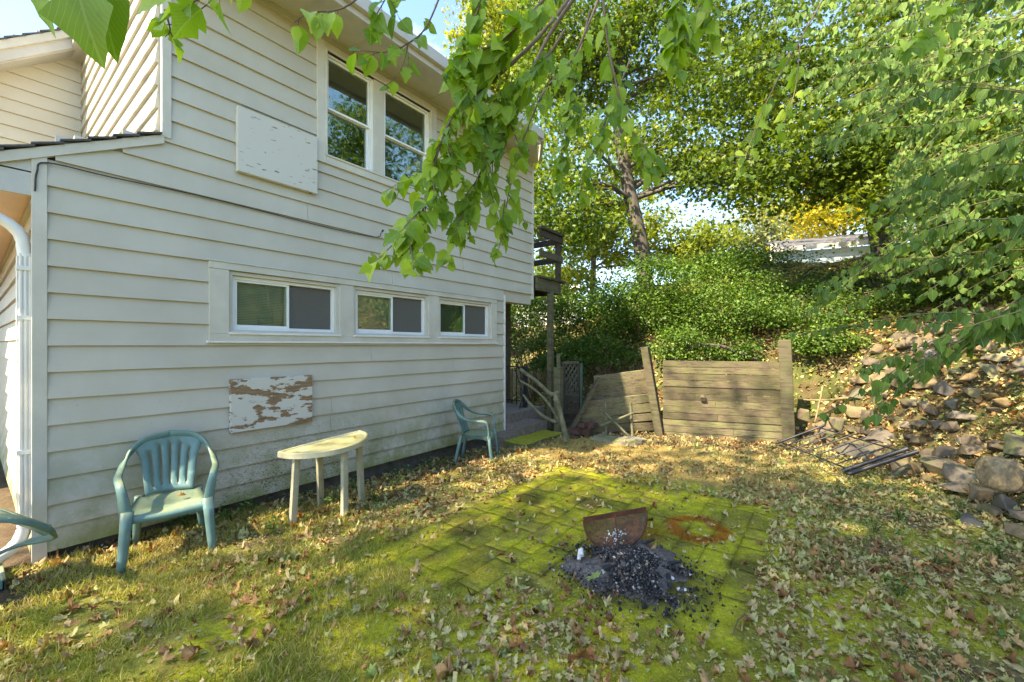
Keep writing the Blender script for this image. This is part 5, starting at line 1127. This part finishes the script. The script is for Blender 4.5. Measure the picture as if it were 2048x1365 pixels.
limb([(1180, 20, 2.7), (1150, 150, 2.7), (1130, 260, 2.7), (1120, 330, 2.7)], .006, .040, .095, 5, .25, .1)
limb([(1260, 120, 3.0), (1220, 220, 3.0), (1180, 320, 3.0), (1150, 380, 3.0)], .006, .050, .10, 4, .25, .1)
limb([(1440, -60, 2.1), (1400, 10, 2.1), (1380, 60, 2.1), (1375, 95, 2.1)], .006, .040, .09, 3, .14, .05)
limb([(1340, -60, 2.0), (1350, 20, 2.0), (1360, 90, 2.0)], .006, .034, .10, 3, .18, .05)
limb([(1680, -60, 3.0), (1600, 80, 3.0), (1550, 170, 3.0), (1510, 260, 3.0), (1480, 350, 3.0)], .006, .10, .10, 3, .25, .15)
limb([(1600, 90, 2.8), (1590, 180, 2.8), (1565, 260, 2.8)], .004, .09, .10, 1, .2, .15)
limb([(1900, -60, 2.2), (1880, 10, 2.2), (1850, 60, 2.2), (1800, 90, 2.2)], .005, .045, .09, 3, .2, .1)
limb([(780, -60, 1.6), (705, 5, 1.55), (665, 22, 1.55), (620, 26, 1.5), (590, 45, 1.5)], .0045, .075, .075, 2, .10, .3, drop=.9)
limb([(900, -60, 1.8), (855, 50, 1.8), (815, 88, 1.75), (775, 104, 1.75), (735, 103, 1.7), (700, 100, 1.7)], .0045, .060, .07, 2, .12, .15)
limb([(815, 88, 1.75), (808, 125, 1.75), (790, 155, 1.75), (765, 178, 1.75)], .003, .08, .075, 0, .1, .5)
limb([(800, -60, 1.7), (770, 0, 1.7), (740, 50, 1.7)], .004, .045, .085, 2, .12, .1)
limb([(980, -60, 2.0), (955, 20, 2.0), (930, 90, 2.0)], .005, .035, .09, 3, .15, .1)
limb([(450, -60, 1.2), (400, -5, 1.2), (360, 20, 1.2), (345, 50, 1.2)], .004, .040, .072, 1, .10, .15)
limb([(330, 20, 1.2), (340, 60, 1.2), (330, 75, 1.2)], .003, .035, .07, 1, .08, .1)
limb([(520, -50, 1.0), (440, -15, 1.0), (330, -10, .95)], .004, .055, .085, 1, .08, .0)
cand.append((at(150, -60, .60), (R_*.12-Vector((0, 0, 1))).normalized(), -Fw*1.0+Vector((0, 0, .3)), .125, .35)); cand.append((at(200, -40, .62), (R_*.1-Vector((0, 0, 1))).normalized(), -Fw*1.0+R_*.4, .105, .3)); cand.append((at(100, -50, .62), (R_*(-.3)-Vector((0, 0, 1))).normalized(), -Fw*1.0-R_*.3, .08, .5))
mb.tube(smooth_path([at(150, -60, .6), at(400, -120, 1.0), at(900, -200, 1.6), (.2, .6, 3.2), (1.6, -.2, 3.0), (2.5, -.6, 2.6)], 5), [.004]*8+[.008]*8+[.02]*10, 5)
mb.build('twigs', M['twig'], mu)
tr = MB(); tr.tube(smooth_path([(2.6, -.6, -.1), (2.55, -.6, 1.2), (2.4, -.4, 2.6), (1.6, .2, 3.6), (.2, 1.0, 4.0), (-.6, 1.8, 3.9)], 6), [.17-.15*i/30 for i in range(31)], 10); tr.build('trunk', M['bark'], mu)
split_leaves(cand, mu, mum, [mul1, mul2, mul3], M['mulberry'])
# unseen tree added behind the camera, crown shaped to dapple sun on the yard
tree('added_shade_tree', 'tall tree added unseen behind the viewpoint to shade the yard', 'tree', (-1.2, -11.5, 0), [(-1.2, -11.5, -.1), (-1.2, -11.2, 6), (-1.0, -9.8, 14)], .35, [((-3.0, -9.6, 14.2), (4.2, 5.6, 1.4), 3.6), ((2.6, -8.4, 14.0), (3.6, 4.6, 1.4), 1.7)], 34000, .14, 'maple', csize=(1.6, 2.8), limbs=10, shell=.6)
tree('bank_maple', 'maple on the bank to the right of the view', 'tree', (6.0, 10.0, 3.0), [(6, 10, 2.6), (5.9, 10, 6), (5.6, 9.8, 9)], .22, [((5.4, 9.6, 8.6), (3.0, 3.2, 3.0), 3), ((6.2, 5.0, 7.5), (2.2, 2.6, 2.4), 2)], 16000, .15, 'maple', csize=(.8, 1.5), limbs=10, shell=.6)

# ------------------------------------------------------------ ground cover
def yard_pts(n, x0, x1, y0, y1, acc):
    x = rng.uniform(x0, x1, n); y = rng.uniform(y0, y1, n); k = rng.random(n) < acc(x, y); x = x[k]; y = y[k]; return x, y, hzs(x, y)
def house_clear(x, y): return (x > -4.52)
# fallen leaves
def lit_acc(x, y):
    pat = in_patio(x, y); s = sdist(x, y); a = .42+.9*sstep(.45, .6, fnoise(x*1.6, y*1.6+7, 3)); a = a*(1-.86*pat)
    a = a*np.where((x < -1.8) & (y < 2.0), .42, 1); a = np.where(x > -.3, a*1.35+.2, a); a = np.where(s > 0, .9, a); a = np.where((y > 5.0) & (y < 6.3) & (x < -.6), .45*a, a)
    return np.clip(a, 0, 1)*house_clear(x, y)
T = [mapleT(c_, s_) for c_, s_ in ((.10, 1), (.35, 2), (.6, 3), (.9, 4), (.25, 5), (.8, 6))]
x, y, z = yard_pts(28000, -5.0, 2.6, -.3, 8.3, lit_acc); n_ = len(x); d = rvec(n_); d[:, 2] *= .25; nh = rvec(n_)*.38; nh[:, 2] += 1
cl_ = fnoise(x*.8+9, y*.8, 3); ti = np.clip(rng.beta(2.2, 2.1, n_)*.88+(cl_-.5)*.5+.04*(x > -.3), 0, .93)
z = z+.115*(1-sstep(.15, 1.0, np.hypot((x+1.12)/.46, (y-2.86)/.40)))
o = scatter('fallen_leaves', T, np.stack([x, y, z+rng.uniform(.004, .02, n_)], 1), basis(d, nh), rng.uniform(.022, .082, n_)*np.where(rng.random(n_) > .93, 1.35, 1), ti, M['litter'], None); tag(o, 'dry maple leaves strewn over the yard', None, None, 'stuff')
x, y, z = yard_pts(110000, -5.0, 2.6, 0, 8.3, lambda x, y: np.clip(lit_acc(x, y)*.9, 0, 1)); n_ = len(x); d = rvec(n_); d[:, 2] *= .4; nh = rvec(n_)*.6; nh[:, 2] += 1
o = scatter('leaf_fragments', [quadleaf(.3, .1), quadleaf(.15, .03), starleaf()], np.stack([x, y, z+.006], 1), basis(d, nh), rng.uniform(.012, .035, n_), rng.beta(2.4, 2.0, n_), M['litter'], None); tag(o, 'broken leaf crumbs over the ground', None, None, 'stuff')
x = rng.uniform(-8, 5, 36000); y = rng.uniform(6, 14, 36000); s = sdist(x, y); k = (s > .05) & (s < 6.5) & ((rng.random(36000) < .9) | (s > 1.5) | (x < -2)); x, y = x[k], y[k]; z = hzs(x, y); n_ = len(x); d = rvec(n_); nh = rvec(n_)*.45; nh[:, 2] += 1
o = scatter('bank_leaf_litter', T[:3]+[starleaf()]*3, np.stack([x, y, z+.015], 1), basis(d, nh), rng.uniform(.05, .11, n_), np.clip(rng.beta(1.6, 2.4, n_)+.25*(fnoise(x, y, 3) > .56), 0, 1), M['litter'], None); tag(o, 'brown leaf litter on the bank', None, None, 'stuff')
x = rng.uniform(1.3, 4, 5000); y = rng.uniform(1, 7, 5000); s = sdist(x, y); k = (s > .0) & (rng.random(5000) < .5); x, y = x[k], y[k]; z = hzs(x, y); n_ = len(x); d = rvec(n_); nh = rvec(n_)*.45; nh[:, 2] += 1
o = scatter('bank_leaf_litter', T[:3], np.stack([x, y, z+.02], 1), basis(d, nh), rng.uniform(.05, .10, n_), rng.beta(1.8, 2.0, n_), M['litter'], None); tag(o, 'brown leaf litter on the bank', None, None, 'stuff')
x, y, z = yard_pts(3600, -4.3, 2.0, .2, 6.0, lambda x, y: sstep(.50, .62, fnoise(x*1.9+30, y*1.9, 3))*(1-.9*in_patio(x, y))); n_ = len(x); d = rvec(n_); d[:, 2] *= .2; nh = rvec(n_)*.4; nh[:, 2] += 1
o = scatter('curled_leaves', [mapleT(c_, s_) for c_, s_ in ((.45, 11), (.7, 12), (.3, 13), (.9, 14))], np.stack([x, y, z+rng.uniform(.01, .035, n_)], 1), basis(d, nh), rng.uniform(.045, .10, n_), np.clip(rng.beta(1.8, 2.6, n_), 0, 1), M['litter'], None); tag(o, 'drifts of curled brown leaves', None, None, 'stuff')
# grass
def blade(b=.25): 
    V = np.array([(-.05, 0, 0), (.05, 0, 0), (.035, .55, b*.35), (-.035, .55, b*.35), (0, 1, b)], float); return V, [(0, 1, 2, 3), (3, 2, 4)], V[:, :2].copy()
def grass_layer(name, label, n, box, acc, hgt, tint, mat='grass', lean=.55):
    x, y, z = yard_pts(n, *box, acc); n_ = len(x); d = rng.normal(size=(n_, 3))*lean; d[:, 2] = np.abs(d[:, 2])+.7; nh = rvec(n_)
    o = scatter(name, [blade(.1), blade(.45), blade(.8)], np.stack([x, y, z-.004], 1), basis(d, nh), rng.uniform(hgt[0], hgt[1], n_), np.clip(tint(x, y)+rng.normal(size=n_)*.16, 0, 1), M[mat], None); return tag(o, label, None, None, 'stuff')
gl_ = lambda x, y: np.clip(1-sstep(-2.4, -1.2, x+(fnoise(x*3, y*3, 3)-.5)*1.2+.4*(y-1)), 0, 1)*(1-sstep(2.0, 2.9, y))*sstep(.38, .5, fnoise(x*2.2, y*2.2+20, 3))*house_clear(x, y)
grass_layer('grass', 'short yellowing grass at the left front', 110000, (-4.5, -.6, -.2, 3.0), gl_, (.02, .065), lambda x, y: .25+.8*fnoise(x*2.5, y*2.5, 3)*.8, lean=.9)
grass_layer('dry_grass', 'straw coloured dry grass strip', 42000, (-4.0, .2, 4.7, 7.0), lambda x, y: sstep(4.8, 5.15, y-0.12*(x+2)+(fnoise(x*4, y*4, 3)-.5)*.5)*(1-sstep(6.4, 6.8, y-0.25*(x+2)))*(1-sstep(-.6, .2, x)), (.018, .045), lambda x, y: .75+0*x, lean=1.2)
grass_layer('grass', 'sparse grass tufts on the right of the yard', 26000, (-.7, 2.0, 1.6, 7.0), lambda x, y: sstep(.48, .6, fnoise(x*2.6+4, y*2.6, 3))*.8*(sdist(x, y) < 0), (.02, .06), lambda x, y: .25+.3*fnoise(x*3, y*3, 2), lean=1.0)
# moss fuzz
x, y, z = yard_pts(90000, -3.2, .2, 1.2, 4.9, lambda x, y: .25+.75*sstep(.4, .55, fnoise(x*3, y*3, 3))); z = np.where(in_patio(x, y) > .5, .004, z); n_ = len(x); d = rng.normal(size=(n_, 3))*.6; d[:, 2] = np.abs(d[:, 2])+.5
o = scatter('moss_fronds', [blade(.3)], np.stack([x, y, z-.002], 1), basis(d, rvec(n_)), rng.uniform(.005, .014, n_)*np.where(y < 2.2, 1.3, 1), np.clip(.25+.5*fnoise(x*5, y*5, 3)+rng.normal(size=n_)*.15, 0, 1), M['mossfuzz'], None); tag(o, 'fuzzy bright green moss', None, None, 'stuff')
x, y, z = yard_pts(130000, -4.4, 1.6, .2, 4.0, lambda x, y: (1-in_patio(x, y))*(.15+.85*sstep(.38, .52, fnoise(x*2.6+8, y*2.6, 3)))*(sdist(x, y) < 0)); n_ = len(x); d = rng.normal(size=(n_, 3))*.9; d[:, 2] = np.abs(d[:, 2])+.4
o = scatter('moss_fronds', [blade(.3), blade(.6)], np.stack([x, y, z-.002], 1), basis(d, rvec(n_)), rng.uniform(.008, .024, n_), np.clip(.3+.6*fnoise(x*5+4, y*5, 3)+rng.normal(size=n_)*.18, 0, 1), M['mossfuzz'], None); tag(o, 'shaggy yellow green moss between the leaves', None, None, 'stuff')
# weeds by the wall and on the bank
def weedclump(name, label, pts, size, n, mat='weed', cat='plant', group='small weeds along the house wall'):
    for (wx, wy), lb_ in zip(pts, label):
        z0 = hz(wx, wy); root = empty(name, (wx, wy, z0), lb_, cat, group); mb = MB(); K = []
        for i in range(5):
            e = Vector((wx+random.gauss(0, size*.6), wy+random.gauss(0, size*.6), z0+random.uniform(.5, 1.2)*size)); mb.tube([(wx, wy, z0-.01), ((wx+e.x)/2, (wy+e.y)/2, z0+(e.z-z0)*.65), e], [.003, .0022, .001], 4); K += [tuple(e), ((wx+e.x)/2, (wy+e.y)/2, z0+(e.z-z0)*.6)]
        mb.build('stem', M[mat], root); K = np.array(K); idx = rng.integers(0, len(K), n); pos = K[idx]+rng.normal(size=(n, 3))*size*.18; pos[:, 2] = np.maximum(pos[:, 2], z0+.01); d = rvec(n); d[:, 2] = np.abs(d[:, 2])*.4; nh = rvec(n)*.4; nh[:, 2] += 1
        scatter('leaves', [ovate(4, .3), ovate(4, .22)], pos, basis(d, nh), rng.uniform(.2, .42, n)*size, rng.random(n), M[mat], root)
W1 = [(-4.30, 1.30), (-4.25, 1.45), (-4.35, 1.62), (-4.15, 2.0), (-4.0, 2.35), (-3.9, 2.2), (-4.30, 2.7), (-3.85, 2.85), (-4.1, 3.1), (-4.2, 3.35), (-4.3, 3.7), (-4.05, 3.6), (-3.7, 1.55), (-3.6, 2.5), (-4.2, 3.95), (-4.35, 1.15)]
L1 = ['weed behind the right front leg of the left chair', 'weed at the foundation just right of the left chair', 'leafy weed halfway between the left chair and the table', 'weed growing between the two left table legs', 'weed rising between the back legs of the table', 'weed in front of the back table legs', 'weed at the foundation right of the table', 'tuft of weed standing in the open soil right of the table', 'weed under the middle of the third basement window', 'weed at the foundation a metre before the far chair', 'small weed close behind the far chair', 'broad weed left of the far chair', 'weed at the foot of the nearest table leg', 'weed among dry leaves right of the table legs', 'tiny weed against the foundation beside the far chair', 'weed under the seat of the left chair']
weedclump('weed', L1, W1, .13, 34)
W2 = [(.4, 6.4), (-.1, 6.9), (.75, 5.9), (.9, 5.3), (.5, 5.1), (.1, 5.6), (1.0, 4.6), (.6, 4.2), (.3, 4.6), (1.1, 3.9), (.8, 3.3), (.35, 3.5), (-3.0, 7.3), (-2.8, 7.2)]
L2 = ['weed growing beside the bars of the iron fence panel', 'weed at the left corner of the iron fence panel', 'weed below the short pale log', 'weed in front of the big boulder', 'weed among leaves left of the boulder', 'weed at the near edge of the iron fence panel', 'weed below the flat grey slab', 'weed in the leaves right of the rusty ring', 'weed at the far right corner of the patio', 'low weed at the right frame edge', 'weed near the lower right corner of the view', 'weed close to the right edge of the patio', 'weed beside the right stick of the stick frame', 'weed touching the left wall post']
weedclump('weed', L2, W2, .11, 26, group='low weeds among the leaves on the right')
# standout leaves
for (px, py, sz, ti, cu, lb) in ((1192, 1175, .16, .86, .12, 'large green spotted maple leaf on the front of the ash heap'), (1160, 1310, .17, .12, .7, 'dark brown rotting curled leaf in the moss at the bottom'), (1565, 1275, .11, .52, .2, 'pale straw star shaped leaf right of the small twig'), (1320, 1150, .10, .5, .3, 'tan curled leaf on the right flank of the ash'), (1045, 1178, .10, .74, .15, 'pale green maple leaf lying flat on the moss left of the ash'), (1380, 1335, .06, .98, .1, 'small clear yellow leaf near the bottom edge'), (905, 1345, .15, .3, .6, 'folded orange brown leaf at the bottom edge')):
    p = gr(px, py, .03); o = link('maple_leaf', leafmesh('maple_leaf', mapleT(cu, int(px) % 7), ti, M['litter'])); o.location = p+Vector((0, 0, .06 if px == 1192 else 0)); o.scale = (sz,)*3; o.rotation_euler = (-.35 if px == 1192 else random.uniform(-.15, .15), random.uniform(-.15, .15), random.uniform(0, 6)); tag(o, lb, 'leaf')
p = gr(1465, 1270, .02); tag(MB().tube([p, p+Vector((.01, .1, .03)), p+Vector((.03, .2, .02))], .004, 5).build('twig', M['twig']), 'thin dark twig stuck in the moss right of the ash heap', 'twig')
